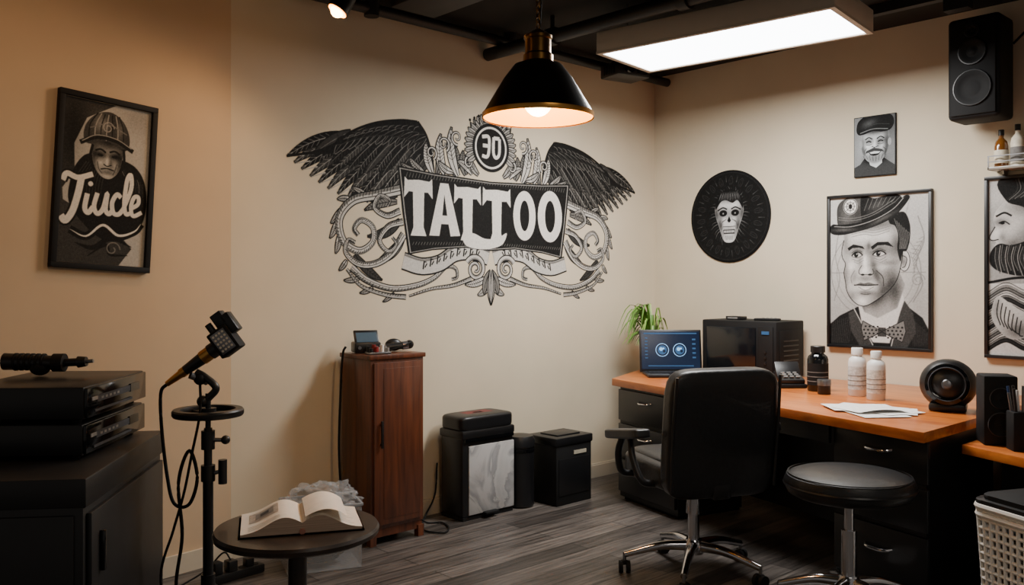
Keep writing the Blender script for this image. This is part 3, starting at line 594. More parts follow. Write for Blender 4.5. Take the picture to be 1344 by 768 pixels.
for x,y,rx,ry,am in [(43,122,7,4,-.4),(59,122,7,4,-.4),(67,114,6,18,-.42),(35,116,5,18,-.35),(52,138,22,9,-.5),(52,103,8,3,-.2),(55,113,3,6,-.22),(51,116,2,7,.22),(42,113,4,3,.14),(60,112,3,3,.10),(51,99,5,2.5,.12)]: a.blob(x,y,rx,ry,am)
a.mask()
for cx in (43,59): a.ell((cx,121.5),3.4,1.5,INK); a.line([(cx-6,126),(cx,128),(cx+6,125)],2,INK)
a.line([(47,112),(51,110),(56,112)],1.1,INK); a.line([(44,106),(51,107.5),(59,106)],1.4,INK); a.line([(40,114),(42,106),(46,101)],.8,INK2); a.line([(62,114),(60,106),(58,101)],.8,INK2)
a.poly([(24,136),(25,152),(36,166),(52,171),(66,164),(74,150),(75,136),(68,130),(50,138),(32,132)],INK2,smooth=True); a.blob(42,156,8,10,.28); a.blob(64,152,4,10,.16)
for k in range(7): a.line([(29+k*6.5,138),(30+k*6.2,154),(38+k*4,168)],1.1,INKL if k%2 else INK)
a.line([(20,132),(38,141),(60,140),(80,131)],5,INK); a.line([(22,134),(38,143),(60,142),(78,134)],1,INKL); a.line([(30,150),(50,157),(72,149)],1.2,INK3)
a.spiral((50,153),7,2,0,500,1,INKL); a.line([(34,132),(32,118),(36,104)],3,INK); a.line([(69,132),(70,118),(66,104)],3,INK)
st_=[([(4,88),(8,96),(20,93),(36,99)],6),([(24,95),(21,76),(16,56),(9,45),(4,50)],7.5),([(31,77),(29,61),(33,56),(38,63)],5.6),([(42,79),(39,64),(43,56),(49,62),(53,80),(52,62),(56,57),(60,62)],5.2),([(69,77),(64,80),(59,70),(61,59),(67,58),(72,64)],5.2),([(72,64),(80,88),(79,104),(75,98),(73,74),(75,60),(80,60)],5),([(81,66),(89,72),(89,80),(84,79),(81,68),(84,58),(94,63)],4.8)]
for pts,wd in st_: a.line(pts,wd+4,INK)
a.ell((34,88),4.6,4.6,INK)
for pts,wd in st_: a.line(pts,wd,PALE)
a.ell((34,88),2.8,2.8,PALE)
sw=[(14,36),(32,30),(50,44),(68,34),(86,40),(94,50)]
a.line(sw,9,INK); a.line(sw,3,PALE,bell=True); a.line([(20,22),(40,18),(60,30),(84,22)],6,INK,bell=True); a.line([(34,8),(54,22),(60,12),(80,12)],4,INK,bell=True); a.spiral((62,18),9,2,0,420,1.4,INK3)
a.soften(1); a.done(po)
# ------------------------------------------------------------------ ceiling lights
ctr=(3.96,2.62); lrz=math.atan2(1.28,-.178)-R(90)
b=B('added_fill_panel'); EM=mat('panel_diffuser','#ffffff',.5,emit='#f4f8ff',es=13)
b.box((0,0,.065),(.56,1.30,.11),CREAM,bev=.006); b.box((0,0,.008),(.50,1.24,.008),EM)
for sx in (-1,1): b.box((sx*.268,0,.006),(.024,1.30,.014),CREAM)
for sy in (-1,1): b.box((0,sy*.636,.006),(.512,.028,.014),CREAM)
for sx in (-.2,.2):
    for sy in (-.5,.5): b.cyl((sx,sy,.11),(sx,sy,.26),.004,STEEL,seg=8)
for sy in (-.5,.5): b.box((0,sy,.118),(.44,.03,.012),STEEL)
pl=b.done((ctr[0],ctr[1],2.60),lrz)
def area(name,loc,rz,sx,sy,e,col,rot=(0,0)):
    l=bpy.data.lights.new(name,'AREA'); l.shape='RECTANGLE'; l.size=sx; l.size_y=sy; l.energy=e; l.color=col
    o=bpy.data.objects.new(name,l); bpy.context.collection.objects.link(o); o.location=loc; o.rotation_euler=(rot[0],rot[1],rz); return o
o=area('fill_panel_source',(ctr[0],ctr[1],2.592),lrz,.48,1.2,70,(1,.965,.90)); setp(o,pl)
b=B('added_fill_panel'); b.box((0,0,.065),(.56,1.30,.11),CREAM,bev=.006); b.box((0,0,.008),(.50,1.24,.008),mat('fill_panel_diffuser','#ffffff',.5,emit='#fff0dc',es=3))  # added fill panel behind the camera, unseen, softly lights the room
for sx in (-.2,.2):
    for sy in (-.5,.5): b.cyl((sx,sy,.11),(sx,sy,.26),.004,STEEL,seg=8)
p2=b.done((1.3,-.6,2.60),R(40)); o=area('fill_panel_source',(1.3,-.6,2.592),R(40),.48,1.2,15,(1,.92,.82)); setp(o,p2)
# pendant
b=B('pendant_lamp'); SH=mat('shade_black_metal','#1a1714',.35,.3,var=.15); SHI=mat('shade_inner_gold_glow','#d9900f',.5,.0,var=.05,emit='#ffa008',es=2.2)  # inner gold also emits, standing in for bulb light on the shade
b.lathe([(.202,-.012),(.204,.0),(.198,.008),(.125,.13),(.088,.178),(.05,.192),(.05,.188),(.085,.174),(.121,.127),(.194,.004)],SH)
b.lathe([(.200,-.012),(.193,.003),(.120,.124),(.083,.170),(.0,.184)],SHI)
b.lathe([(.2035,-.016),(.2055,-.010),(.2055,.002)],GOLD)
b.lathe([(.05,.186),(.055,.192),(.055,.215),(.048,.222),(.048,.27),(.052,.275),(.052,.285),(.03,.30),(.012,.31),(0,.312)],BRASS)
BU=mat('bulb_glow','#fff2d0',.3,emit='#ffe0a0',es=26)
b.sph((0,0,.045),.052,BU); b.cyl((0,0,.09),(0,0,.17),.022,BRASS)
z=.312; k=0
while z<.885:
    t=[(.008*math.cos(q)*(1 if k%2 else 0),.008*math.cos(q)*(0 if k%2 else 1),z+.013+.015*math.sin(q)) for q in [i*math.pi/5 for i in range(11)]]
    b.tube(t,.0026,BRASS,raw=True,seg=6); z+=.022; k+=1
b.tube([(.01,0,.31),(.018,0,.5),(.006,.01,.7),(.012,0,.897)],.0028,BLKM,seg=6); b.cyl((0,0,.885),(0,0,.898),.05,BLKM)
pe=b.done((2.236,2.291,1.962))
def point(name,loc,e,col,r=.05,parent=None):
    l=bpy.data.lights.new(name,'POINT'); l.energy=e; l.color=col; l.shadow_soft_size=r
    o=bpy.data.objects.new(name,l); bpy.context.collection.objects.link(o); o.location=loc
    if parent: setp(o,parent)
point('bulb_light',(2.236,2.291,1.930),13,(1,.76,.45),.03,pe)
def spot(loc,tgt,e,size=95,sc=(1,.60,.30)):
    L=Vector(loc);T=Vector(tgt); d=(T-L).normalized()
    b=B('ceiling_spot_lamp'); b.cyl(L-d*.11,L,.04,BLK,.05); b.cyl(L-d*.002,L+d*.003,.044,mat('spot_glow','#ffffff',.3,emit='#ff8f2c',es=20)); b.sph(tuple(L+d*.0),.030,mat('spot_bulb','#ffffff',.3,emit='#ffc070',es=40))
    b.cyl(L-d*.06,(L.x-d.x*.06,L.y-d.y*.06,H),.009,BLK); b.cyl((L.x-d.x*.06,L.y-d.y*.06,H-.03),(L.x-d.x*.06,L.y-d.y*.06,H-.001),.04,BLK)
    ob=b.done(world=True)
    l=bpy.data.lights.new('spot_light','SPOT'); l.energy=e; l.color=sc; l.spot_size=R(size); l.spot_blend=.9; l.shadow_soft_size=.05
    o=bpy.data.objects.new('spot_light',l); bpy.context.collection.objects.link(o); o.location=L+d*.04; o.rotation_euler=d.to_track_quat('-Z','Y').to_euler(); setp(o,ob)
spot((2.10,3.45,2.575),(1.62,3.62,1.75),19,125)
spot((.70,2.75,2.66),(1.0,3.9,1.75),13,100)  # added spot above the view, unseen, to light the left wall warmly
b=B('ceiling_projector'); b.box((0,0,0),(.26,.2,.09),BLK,bev=.012); b.cyl((-.05,-.10,0),(-.05,-.13,0),.032,BLKG); b.cyl((0,0,.04),(0,0,.13),.02,BLK); b.box((.06,-.101,-.01),(.08,.006,.03),BLKM)
for k in range(5): b.box((-.131,-.05+k*.025,0),(.004,.012,.06),BLKM)
b.done((4.45,3.74,2.73),R(-12))
# ------------------------------------------------------------------ wall speaker + shelf
b=B('wall_speaker'); b.box((5.01,1.75,2.48),(.22,.26,.54),BLKM,bev=.025,seg=3)
b.box((5.145,1.75,2.5),(.06,.08,.2),BLK); b.box((4.897,1.75,2.48),(.012,.225,.50),BLKM,bev=.005)
for zc,r in ((2.37,.085),(2.56,.06),(2.67,.028)):
    b.lathe([(r+.01,0),(r+.008,.008),(r-.004,.008),(r*.8,.004),(r*.4,-.004),(0,.01)],BLKM,Matrix.Translation((4.889,1.75,zc))@Matrix.Rotation(R(-90),4,'Y'))
    b.lathe([(r+.012,.001),(r+.009,.009),(r+.004,.0095)],BLK,Matrix.Translation((4.889,1.75,zc))@Matrix.Rotation(R(-90),4,'Y'))
b.tube([(5.13,1.63,2.62),(5.14,1.55,2.7),(5.15,1.45,2.8),(5.15,1.3,2.85)],.006,BLKM)
b.done(world=True)
b=B('wall_shelf'); b.box((5.11,1.42,1.955),(.13,.62,.016),mat('glass_shelf','#8b8378',.2,var=.1),bev=.002)
for y in (1.68,1.2): b.box((5.15,y,1.94),(.06,.015,.03),STEEL)
b.box((5.048,1.42,1.99),(.005,.62,.005),STEEL); b.box((5.048,1.42,2.02),(.005,.62,.005),STEEL)
for y in (1.725,1.42,1.12): b.box((5.048,y,1.985),(.006,.006,.075),STEEL)
so=b.done(world=True)
AMB=mat('amber_bottle','#7a4a1e',.15,var=.2,coat=.5); LAB=mat('bottle_label','#ddd3bd',.6,var=.15,scale=40)
for i,(y,m,hh) in enumerate([(1.68,AMB,.20),(1.60,LAB,.22),(1.52,AMB,.18),(1.43,BLK,.20),(1.34,LAB,.17),(1.25,AMB,.19)]):
    b=B('ink_bottle'); r=.034
    b.lathe([(0,0),(r,0),(r,hh*.55),(r*.85,hh*.68),(r*.35,hh*.78),(r*.35,hh*.86),(0,hh*.86)],m); b.lathe([(r+.0008,hh*.1),(r+.0008,hh*.45)],LAB if m!=LAB else INK3); b.lathe([(0,hh),(r*.42,hh),(r*.42,hh*.85),(0,hh*.85)],BLK)
    b.done((5.105,y,1.9635))
# ------------------------------------------------------------------ desk
FA=(4.18,3.62); FN=(3.60,1.47); ud=Vector((FN[0]-FA[0],FN[1]-FA[1])).normalized(); vd=Vector((-ud.y,ud.x)); fr=math.atan2(ud.y,ud.x)
def dp(u,v): p=Vector(FA)+ud*u+vd*v; return (p.x,p.y)
Ld=(Vector(FN)-Vector(FA)).length
DT=.745
b=B('office_desk'); b.prism([FA,(5.165,4.03),(5.165,1.47),FN],DT-.045,DT,WOR,bev=.004)
DK=mat('desk_black_laminate','#151517',.4,var=.12,scale=5); HN=CHR
pa=[dp(.05,.03),dp(.62,.03),dp(.62,.5),dp(.05,.62)]
b.prism(pa,0.02,DT-.046,DK); b.prism([dp(.07,.05),dp(.60,.05),dp(.60,.5),dp(.07,.55)],0.0,.03,BLKM)
dz=[(.05,.26),(.27,.48),(.49,.69)]
def pull(u,z):
    p0=Vector((*dp(u-.055,.012),z));p1=Vector((*dp(u-.03,-.018),z-.006));p2=Vector((*dp(u+.03,-.018),z-.006));p3=Vector((*dp(u+.055,.012),z)); b.tube([p0,p1,p2,p3],.006,HN,seg=8)
for z0,z1 in dz:
    c=dp(.335,.02); b.box((c[0],c[1],(z0+z1)/2),(.555,.022,z1-z0-.012),DK,rz=fr,bev=.003); pull(.335,(z0+z1)/2+.04)
e0=Ld-.03
p=dp(e0-.50,.09); q=dp(e0,.09)
b.prism([p,(q[0],1.50),(4.45,1.50),(4.45,1.98)],.02,DT-.046,DK); 
def pull2(u,z):
    P=[Vector((*dp(u-.07,.075),z)),Vector((*dp(u-.04,.045),z-.006)),Vector((*dp(u+.04,.045),z-.006)),Vector((*dp(u+.07,.075),z))]; b.tube(P,.007,HN,seg=8)
for z0,z1 in ((.05,.30),(.31,.50),(.51,.695)):
    c=dp(e0-.25,.08); b.box((c[0],c[1],(z0+z1)/2),(.485,.022,z1-z0-.012),DK,rz=fr,bev=.003); pull2(e0-.25,(z0+z1)/2+.03)
c=dp(1.1,.6); b.box((c[0],c[1],.38),(1.35,.02,.62),DK,rz=fr)
c=dp(1.15,.06); b.box((c[0],c[1],DT-.09),(1.08,.018,.09),DK,rz=fr)
b.done(world=True)
LT=.66
b=B('side_desk'); b.prism([(3.92,1.445),(5.165,1.445),(5.165,.1),(3.33,.1)],LT-.04,LT,WOR,bev=.004)
b.prism([(4.35,1.43),(4.39,1.43),(4.39,.15),(4.35,.15)],0,LT-.041,DK); b.box((4.75,1.42,.31),(.7,.03,.618),DK); b.box((4.55,.13,.31),(1.1,.03,.618),DK); b.done(world=True)
# laptop
CR=R(-42.6)
b=B('laptop'); b.box((0,-.13,.010),(.38,.26,.018),BLK,bev=.005); b.box((0,-.10,.0195),(.33,.13,.002),BLKM)
for r_ in range(5):
    for c_ in range(13): b.box((-.153+.0255*c_,-.155+.025*r_,.0215),(.021,.02,.003),BLK)
b.box((0,-.215,.0195),(.10,.06,.002),BLKM)
M=Matrix.Translation((0,0,.016))@Matrix.Rotation(R(-10),4,'X')
t=B('x'); SCR=mat('screen_blue','#0a1220',.15,emit='#121f36',es=1.0,var=.3,scale=8)
t.box((0,.004,.135),(.41,.01,.28),BLK,bev=.004); t.box((0,-.0022,.138),(.385,.002,.248),SCR)
GL=mat('screen_glyph_blue','#6f9fd0',.3,emit='#8fc0ee',es=1.0); GD=mat('screen_glyph_dim','#23405f',.3,emit='#2d567f',es=.8)
def disc(bb,x,z,r,m,y=-.0035):
    bb.cyl((x,y,z),(x,y-.0006,z),r,m,seg=24)
for x in (-.055,.06):
    disc(t,x,.14,.044,GL); disc(t,x,.14,.040,SCR,-.0043); disc(t,x,.14,.030,GD,-.005); disc(t,x-.008,.146,.012,GL,-.0056); disc(t,x+.012,.132,.009,SCR,-.0062); disc(t,x+.008,.15,.006,GL,-.0062)
for k in range(7): t.box((-.16,-.0036,.22-k*.022),(.018,.001,.006),GD)
for k in range(5): t.box((.155,-.0036,.21-k*.03),(.022,.001,.01),GD)
t.box((0,-.0036,.25),(.35,.001,.008),GD); t.box((0,-.0036,.035),(.30,.001,.006),GD)
t.bm.transform(M); me=bpy.data.meshes.new('tt')
for f in t.bm.faces: f.material_index=b.mi(t.mats[f.material_index])
t.bm.to_mesh(me); b.bm.from_mesh(me)
b.done((4.68,3.54,DT),CR)
# plant
b=B('potted_spider_plant'); TER=mat('pot_dark','#3b3a38',.6); LF=mat('leaf_green','#5f8a34',.5,var=.35,scale=14); LF2=mat('leaf_lime','#a3bf5e',.5,var=.2,scale=14)
b.lathe([(0,0),(.055,0),(.07,.12),(.075,.12),(.075,.135),(.066,.135),(.064,.115),(0,.11)],TER)
for k in range(80):
    an=random.uniform(0,2*math.pi) if k%2 else random.uniform(2.5,3.75); L=random.uniform(.18,.40); hh=random.uniform(.12,.34); w=random.uniform(.008,.013)
    d=Vector((math.cos(an),math.sin(an),0)); s_=Vector((-d.y,d.x,0)); pr=[]
    if d.x>.3: L*=.55
    if d.y>.2: L=min(L,.20)
    if d.y<-.35: L=min(L,.10); hh*=.8
    for j in range(9):
        q=j/8; pr.append(Vector((0,0,.12))+d*(L*q*.85)+Vector((0,0,hh*math.sin(q*2.7)*1.0)))
    for half,m in ((1,LF),(-1,LF2 if k%2 else LF)):
        t=bmesh.new(); A=[];C=[]
        for j,p in enumerate(pr):
            ww=w*math.sin(math.pi*(.12+.86*j/8)); A.append(t.verts.new(p+Vector((0,0,-.002)))); C.append(t.verts.new(p+s_*half*ww))
        for j in range(8): t.faces.new((A[j],A[j+1],C[j+1],C[j]))
        b.add(t,m)
b.done((4.84,3.82,DT))
# black equipment case on desk
b=B('desktop_equipment_case'); x0,x1,y0,y1=4.80,5.13,2.84,3.38; z0,z1=DT+.008,DT+.36
b.box(((x0+x1)/2,(y0+y1)/2,(z0+z1)/2),(x1-x0,y1-y0,z1-z0),BLKM,bev=.008)
GLS=mat('tinted_glass','#0b1016',.15,var=.3,scale=5,coat=.3)
b.box((x0-.003,3.16,(z0+z1)/2),(.012,.36,.27),GLS,bev=.004); b.box((x0-.003,2.91,(z0+z1)/2),(.010,.10,.29),BLKM,bev=.003)
b.box((x0-.01,2.91,z1-.07),(.004,.05,.02),GD)
for k in range(4): b.cyl((x0-.008,2.91,z0+.06+k*.035),(x0-.014,2.91,z0+.06+k*.035),.008,BLK)
b.box(((x0+x1)/2,y0-.002,(z0+z1)/2),(.26,.004,.24),BLKM,bev=.001)
for k in range(6): b.box(((x0+x1)/2,y0-.005,z0+.08+k*.03),(.18,.003,.008),BLK)
for x in (x0+.03,x1-.03):
    for y in (y0+.03,y1-.03): b.cyl((x,y,DT),(x,y,DT+.012),.012,BLKM)
b.done(world=True)
b=B('remote_control'); b.box((0,0,.008),(.05,.16,.014),BLKM,bev=.005)
for k in range(8): b.cyl((-.01+.02*(k%2),-.05+.025*(k//2),.014),(-.01+.02*(k%2),-.05+.025*(k//2),.018),.006,INK3,seg=12)
b.done((4.93,2.98,DT+.36),R(20))
b=B('usb_hub'); b.box((0,0,.012),(.07,.12,.022),BLK,bev=.004); b.box((-.036,0,.012),(.002,.08,.01),INK3); b.done((4.92,3.2,DT+.36),R(-8))
b=B('card_terminal'); b.box((0,0,.05),(.14,.16,.035),BLK,bev=.010,rx=R(14)); b.box((0,.035,.095),(.14,.02,.10),BLK,bev=.006,rx=R(-35)); b.box((0,.024,.092),(.11,.004,.07),GLS,rx=R(-35)); b.box((0,0,.012),(.15,.18,.022),BLKM,bev=.003)
for k in range(9): b.box((-.035+.035*(k%3),-.05+.03*(k//3),.062+.008*(k//3)),(.022,.018,.008),INK3,rx=R(14))
b.done((4.60,2.64,DT+.001),CR)
def bottle(name,loc,r,h,m,cap,lab=None,nk=.45):
    b=B(name); b.lathe([(0,0),(r*.94,0),(r,.006),(r,h*.70),(r*.9,h*.77),(r*nk,h*.83),(r*nk,h*.88),(0,h*.88)],m)
    b.lathe([(0,h),(r*(nk+.06),h),(r*(nk+.1),h*.99),(r*(nk+.1),h*.86),(0,h*.86)],cap)
    if lab:
        b.lathe([(r+.0008,h*.14),(r+.0008,h*.62)],lab)
        for k in range(3): b.lathe([(r+.0014,h*(.22+.1*k)),(r+.0014,h*(.22+.1*k)+.004)],INK3,seg=40)
    return b.done(loc)
bottle('black_bottle',(4.54,2.43,DT),.056,.25,BLKG,BLK,BLKM,nk=.6)
b=B('ink_jar'); b.lathe([(0,0),(.032,0),(.034,.004),(.034,.05),(0,.05)],BLK); b.lathe([(0,.08),(.034,.08),(.036,.076),(.036,.048),(0,.048)],STEEL); b.done((4.43,2.335,DT))
bottle('lotion_bottle',(4.50,2.185,DT),.045,.255,WHITE,WHITE,mat('label_print','#c9cac8',.6,var=.25,scale=80),nk=.55)
bottle('lotion_bottle',(4.42,2.045,DT),.045,.25,WHITE,WHITE,mat('label_print2','#d4cfc6',.6,var=.25,scale=80),nk=.5)
b=B('paper_stack'); PW=mat('printed_paper','#eceae6',.7,var=.08,scale=60)
for i,(x,y,r_) in enumerate([(0,0,10),(.03,.07,32),(-.06,-.06,-12),(.02,-.03,48),(.03,-.02,5),(-.02,.06,70)]): b.box((x,y,.0012+.0016*i),(.22,.31,.0012),PW,rz=R(r_))
b.grid(lambda u,v:Vector((-.16+.24*u,-.10+.2*v-.05*u,.012+.012*math.sin(u*3.1)*(1-v*.4))),8,4,PW)
for k in range(5): b.box((0,-.05+k*.022,.0115),(.12,.004,.0004),INK3,rz=R(32))
b.done((4.03,1.88,DT),R(-25))
b=B('round_desk_speaker')
b.sph((0,0,.125),.118,BLK,(1.05,.85,1)); b.box((0,0,.02),(.16,.15,.038),BLK,bev=.012)
MF=Matrix.Translation((0,-.075,.13))@Matrix.Rotation(R(84),4,'X')
b.lathe([(.098,-.012),(.094,.016),(.080,.022),(.074,.010),(.055,.004),(.03,.012),(0,.016)],BLKG,MF); b.lathe([(.080,.0225),(.077,.024),(.074,.013)],INK2,MF); b.lathe([(0,.034),(.018,.03),(.03,.014)],STEEL,MF)
b.done((4.30,1.645,DT),R(-72))
b=B('bookshelf_speaker'); b.box((0,0,.147),(.13,.14,.294),BLKM,bev=.008)
for z_,r in ((.09,.045),(.20,.038)): b.lathe([(r+.006,0),(r+.004,.006),(r*.85,.002),(r*.3,-.004),(0,.006)],BLKM,Matrix.Translation((0,-.071,z_))@Matrix.Rotation(R(90),4,'X')); b.lathe([(r+.007,.001),(r+.004,.007)],INK2,Matrix.Translation((0,-.071,z_))@Matrix.Rotation(R(90),4,'X'))
b.done((4.06,1.355,LT),R(-58))
b=B('pen_holder'); b.box((0,0,.08),(.10,.075,.16),BLKM,bev=.006); b.box((0,0,.159),(.085,.06,.004),BLK)
for k in range(11):
    x=random.uniform(-.035,.035);y=random.uniform(-.02,.02); c=[BLK,WHITE,mat('pen_blue','#2c4a78',.3),BLK,STEEL][k%5]
    b.cyl((x,y,.12),(x*1.5,y*1.4,.22+random.uniform(0,.05)),.0055,c,seg=10)
b.box((.06,-.01,.09),(.008,.06,.18),WHITE); b.done((3.965,1.225,LT),R(-50))
# ------------------------------------------------------------------ swivel base
def star(b,r,zh,m,n=5,off=0):
    b.lathe([(0,zh-.035),(.045,zh-.035),(.05,zh),(.035,zh+.03),(0,zh+.03)],m)
    for k in range(n):
        an=off+2*math.pi*k/n; d=Vector((math.cos(an),math.sin(an),0))
        p=[d*.03+Vector((0,0,zh)),d*r*.5+Vector((0,0,zh-.005)),d*r+Vector((0,0,zh-.045))]
        b.tube(p,[.026,.015],m,seg=12)
        e=d*r; b.cyl(e+Vector((0,0,.05)),e+Vector((0,0,zh-.035)),.008,STEEL,seg=10)
        a_=.6+k*1.1; s_=Vector((math.cos(a_),math.sin(a_),0))
        for q in (-1,1): b.cyl(e+s_*q*.008+Vector((0,0,.028)),e+s_*q*.026+Vector((0,0,.028)),.028,BLKM,seg=20)
        b.box(tuple(e+Vector((0,0,.048))),(.03,.03,.02),BLKM,bev=.005)
b=B('office_chair'); star(b,.32,.13,CHR,off=R(18))
b.cyl((0,0,.14),(0,0,.30),.026,CHR); b.cyl((0,0,.28),(0,0,.42),.036,CHR,.030); b.box((0,0,.425),(.22,.26,.035),BLK,bev=.008)
b.cyl((.05,.0,.42),(.25,.03,.40),.007,BLKM); 
def cushion(b,c,d,m,rx=0):
    t=bmesh.new(); bmesh.ops.create_cube(t,size=1); bmesh.ops.subdivide_edges(t,edges=t.edges[:],cuts=11,use_grid_fill=True)
    for v in t.verts:
        p=v.co*2; q=Vector((abs(p.x),abs(p.y),abs(p.z))); n=7
        L=(q.x**n+q.y**n+q.z**n)**(1/n); p=p/L*max(q) if L>0 else p
        v.co=p/2
    t.transform(Matrix.Diagonal((*d,1)))
    b.add(t,m,Matrix.Translation(c)@Matrix.Rotation(rx,4,'X'))
cushion(b,(0,.01,.49),(.52,.50,.12),LEA); cushion(b,(0,.04,.52),(.44,.42,.09),LEA)
cushion(b,(0,-.235,.69),(.53,.10,.57),LEA,rx=R(6)); cushion(b,(0,-.20,.71),(.46,.08,.48),LEA,rx=R(6))
b.tube([(-.25,-.265,.45),(-.255,-.290,.7),(-.25,-.318,.945)],.007,LEA,seg=8); b.tube([(.25,-.265,.45),(.255,-.290,.7),(.25,-.318,.945)],.007,LEA,seg=8)
b.box((0,-.22,.45),(.09,.08,.10),BLK,bev=.01)
for sx in (-1,1):
    b.tube([(sx*.24,.12,.45),(sx*.31,.12,.47),(sx*.335,.10,.56),(sx*.33,.06,.645)],.016,BLK,seg=12); b.tube([(sx*.24,-.10,.45),(sx*.31,-.10,.47),(sx*.335,-.06,.56),(sx*.33,-.02,.645)],.016,BLK,seg=12)
    cushion(b,(sx*.33,.02,.660),(.085,.36,.045),mat('armrest_leather','#2a2d31',.35,var=.1),rx=R(-9))
b.done((3.37,2.42,0),math.atan2(-.435,.90))
# stool
b=B('swivel_stool'); star(b,.27,.15,CHR,off=R(40))
b.cyl((0,0,.16),(0,0,.36),.03,CHR); b.cyl((0,0,.34),(0,0,.50),.019,CHR); b.cyl((0,0,.485),(0,0,.50),.12,BLK)
b.lathe([(0,.495),(.215,.495),(.235,.505),(.248,.53),(.25,.552),(.24,.575),(.205,.588),(.1,.594),(0,.595)],LEA,seg=56); b.lathe([(.251,.534),(.254,.54),(.251,.546)],BLK,seg=56); b.lathe([(.232,.579),(.236,.584),(.228,.586)],BLK,seg=56)
b.tube([(.02,0,.47),(.12,.02,.46),(.2,.03,.46)],.006,BLK)
b.done((3.36,1.665,0))
# laundry basket
b=B('laundry_basket'); WI=mat('white_wicker_plastic','#dcd8d2',.5,var=.05); w,d,h=.40,.30,.55
def rr(wd,dp_,r,n=6):
    P=[]
    for cx,cy,a0 in ((wd/2-r,dp_/2-r,0),(-wd/2+r,dp_/2-r,90),(-wd/2+r,-dp_/2+r,180),(wd/2-r,-dp_/2+r,270)):
        for k in range(n+1): an=R(a0+90*k/n); P.append((cx+r*math.cos(an),cy+r*math.sin(an)))
    return P
def band(z,hh):
    P=rr(w*(.86+.14*z/h),d*(.86+.14*z/h),.06,8); Q=[Vector((x,y,z)) for x,y in P]; Q.append(Q[0])
    b.tube(Q,hh,WI,raw=True,seg=8)
for k in range(17): band(.02+k*.031,.0075)
band(.53,.013); band(.50,.012)
P0=rr(w*.86,d*.86,.06,8);P1=rr(w,d,.06,8)
def along(P,q):
    L=[(Vector(P[i]),Vector(P[(i+1)%len(P)])) for i in range(len(P))]; T=sum((y-x).length for x,y in L); s_=q*T
    for x,y in L:
        l=(y-x).length
        if s_<=l: return x.lerp(y,s_/max(l,1e-6))
        s_-=l
    return L[0][0]
for k in range(44):
    a0=along(P0,k/44);a1=along(P1,k/44); b.cyl((a0.x,a0.y,.01),(a1.x,a1.y,.53),.0075,WI,seg=8)
b.prism(rr(w*.80,d*.80,.05),.01,.42,mat('basket_liner','#8d8984',.8,var=.15))
b.prism(rr(w*1.02,d*1.03,.06),.535,.555,BLK,bev=.006); b.prism(rr(w*.9,d*.9,.05),.555,.572,BLKM,bev=.006)
b.done((3.56,1.02,0),R(-25))
# ------------------------------------------------------------------ bins on back wall
MARB=marble('marbled_grey')
b=B('pedal_bin'); b.box((0,0,.245),(.39,.20,.45),BLK,bev=.015); b.box((.02,-.102,.225),(.345,.01,.39),MARB,bev=.004); b.box((0,0,.011),(.38,.195,.022),BLKM)
b.box((0,0,.485),(.40,.215,.05),BLK,bev=.012); cushion(b,(0,0,.545),(.40,.215,.09),BLK); b.box((0,-.109,.455),(.37,.006,.018),BLKG); b.box((0,-.112,.03),(.10,.05,.014),BLKM,bev=.004); b.box((0,.01,.588),(.2,.08,.004),mat('red_label','#6e2a2a',.5))
b.done((3.317,3.905,0))
b=B('cylindrical_bin'); b.lathe([(0,0),(.075,0),(.085,.012),(.085,.36),(.09,.362),(.09,.40),(.078,.425),(0,.43)],BLK); b.lathe([(.0865,.33),(.0875,.345),(.0865,.35)],BLKG); b.done((3.615,3.86,0))
b=B('storage_box'); b.box((0,0,.19),(.31,.24,.38),BLKM,bev=.006); b.box((0,0,.385),(.325,.255,.05),BLK,bev=.008); b.box((0,0,.413),(.2,.15,.012),BLK,bev=.004); b.box((.05,-.122,.31),(.11,.004,.022),INKL); b.box((0,-.122,.17),(.27,.004,.22),BLK,bev=.001); b.done((3.90,3.80,0))
# brown cabinet
b=B('walnut_cabinet'); w,d,h=.34,.28,.975
b.box((0,0,.065),(w-.02,d-.02,.05),WBR); b.box((0,0,.52),(w-.008,d-.008,.87),WBR,bev=.003); b.box((0,0,h-.012),(w+.012,d+.012,.024),WBR,bev=.004)
b.box((.0,-d/2-.004,.52),(w-.035,.016,.83),WBR,bev=.003); b.box((.018,-d/2-.0125,.52),(w-.11,.003,.77),WBR,bev=.001)
for sx in (-1,1):
    for sy in (-1,1): b.box((sx*(w/2-.02),sy*(d/2-.02),.03),(.035,.035,.06),WBR,taper=1.1)
b.box((-.115,-d/2-.026,.57),(.012,.014,.14),BLK,bev=.004); b.cyl((-.115,-d/2-.01,.52),(-.115,-d/2-.03,.52),.005,BLK); b.cyl((-.115,-d/2-.01,.62),(-.115,-d/2-.03,.62),.005,BLK)
cab=b.done((2.648,3.895,0))
CT=.976
b=B('tattoo_power_supply'); b.box((0,0,.03),(.14,.10,.055),BLK,bev=.008); b.box((0,-.005,.085),(.13,.012,.075),BLK,bev=.004,rx=R(-35)); b.box((0,-.0145,.0815),(.11,.004,.058),mat('display_grey','#4b5a66',.15,emit='#33414d',es=.4),rx=R(-35))
for k in range(3): b.cyl((-.045+.045*k,-.049,.03),(-.045+.045*k,-.059,.03),.009,STEEL,seg=14)
pw=b.done((2.565,3.93,CT),R(-20))
b=B('power_lead'); b.tube([(2.464,3.965,CT+.035),(2.448,3.97,CT-.01),(2.436,3.97,.78),(2.432,3.98,.48),(2.442,3.97,.18),(2.45,3.99,.03),(2.42,4.0,.008)],.006,BLKM); b.done(world=True)
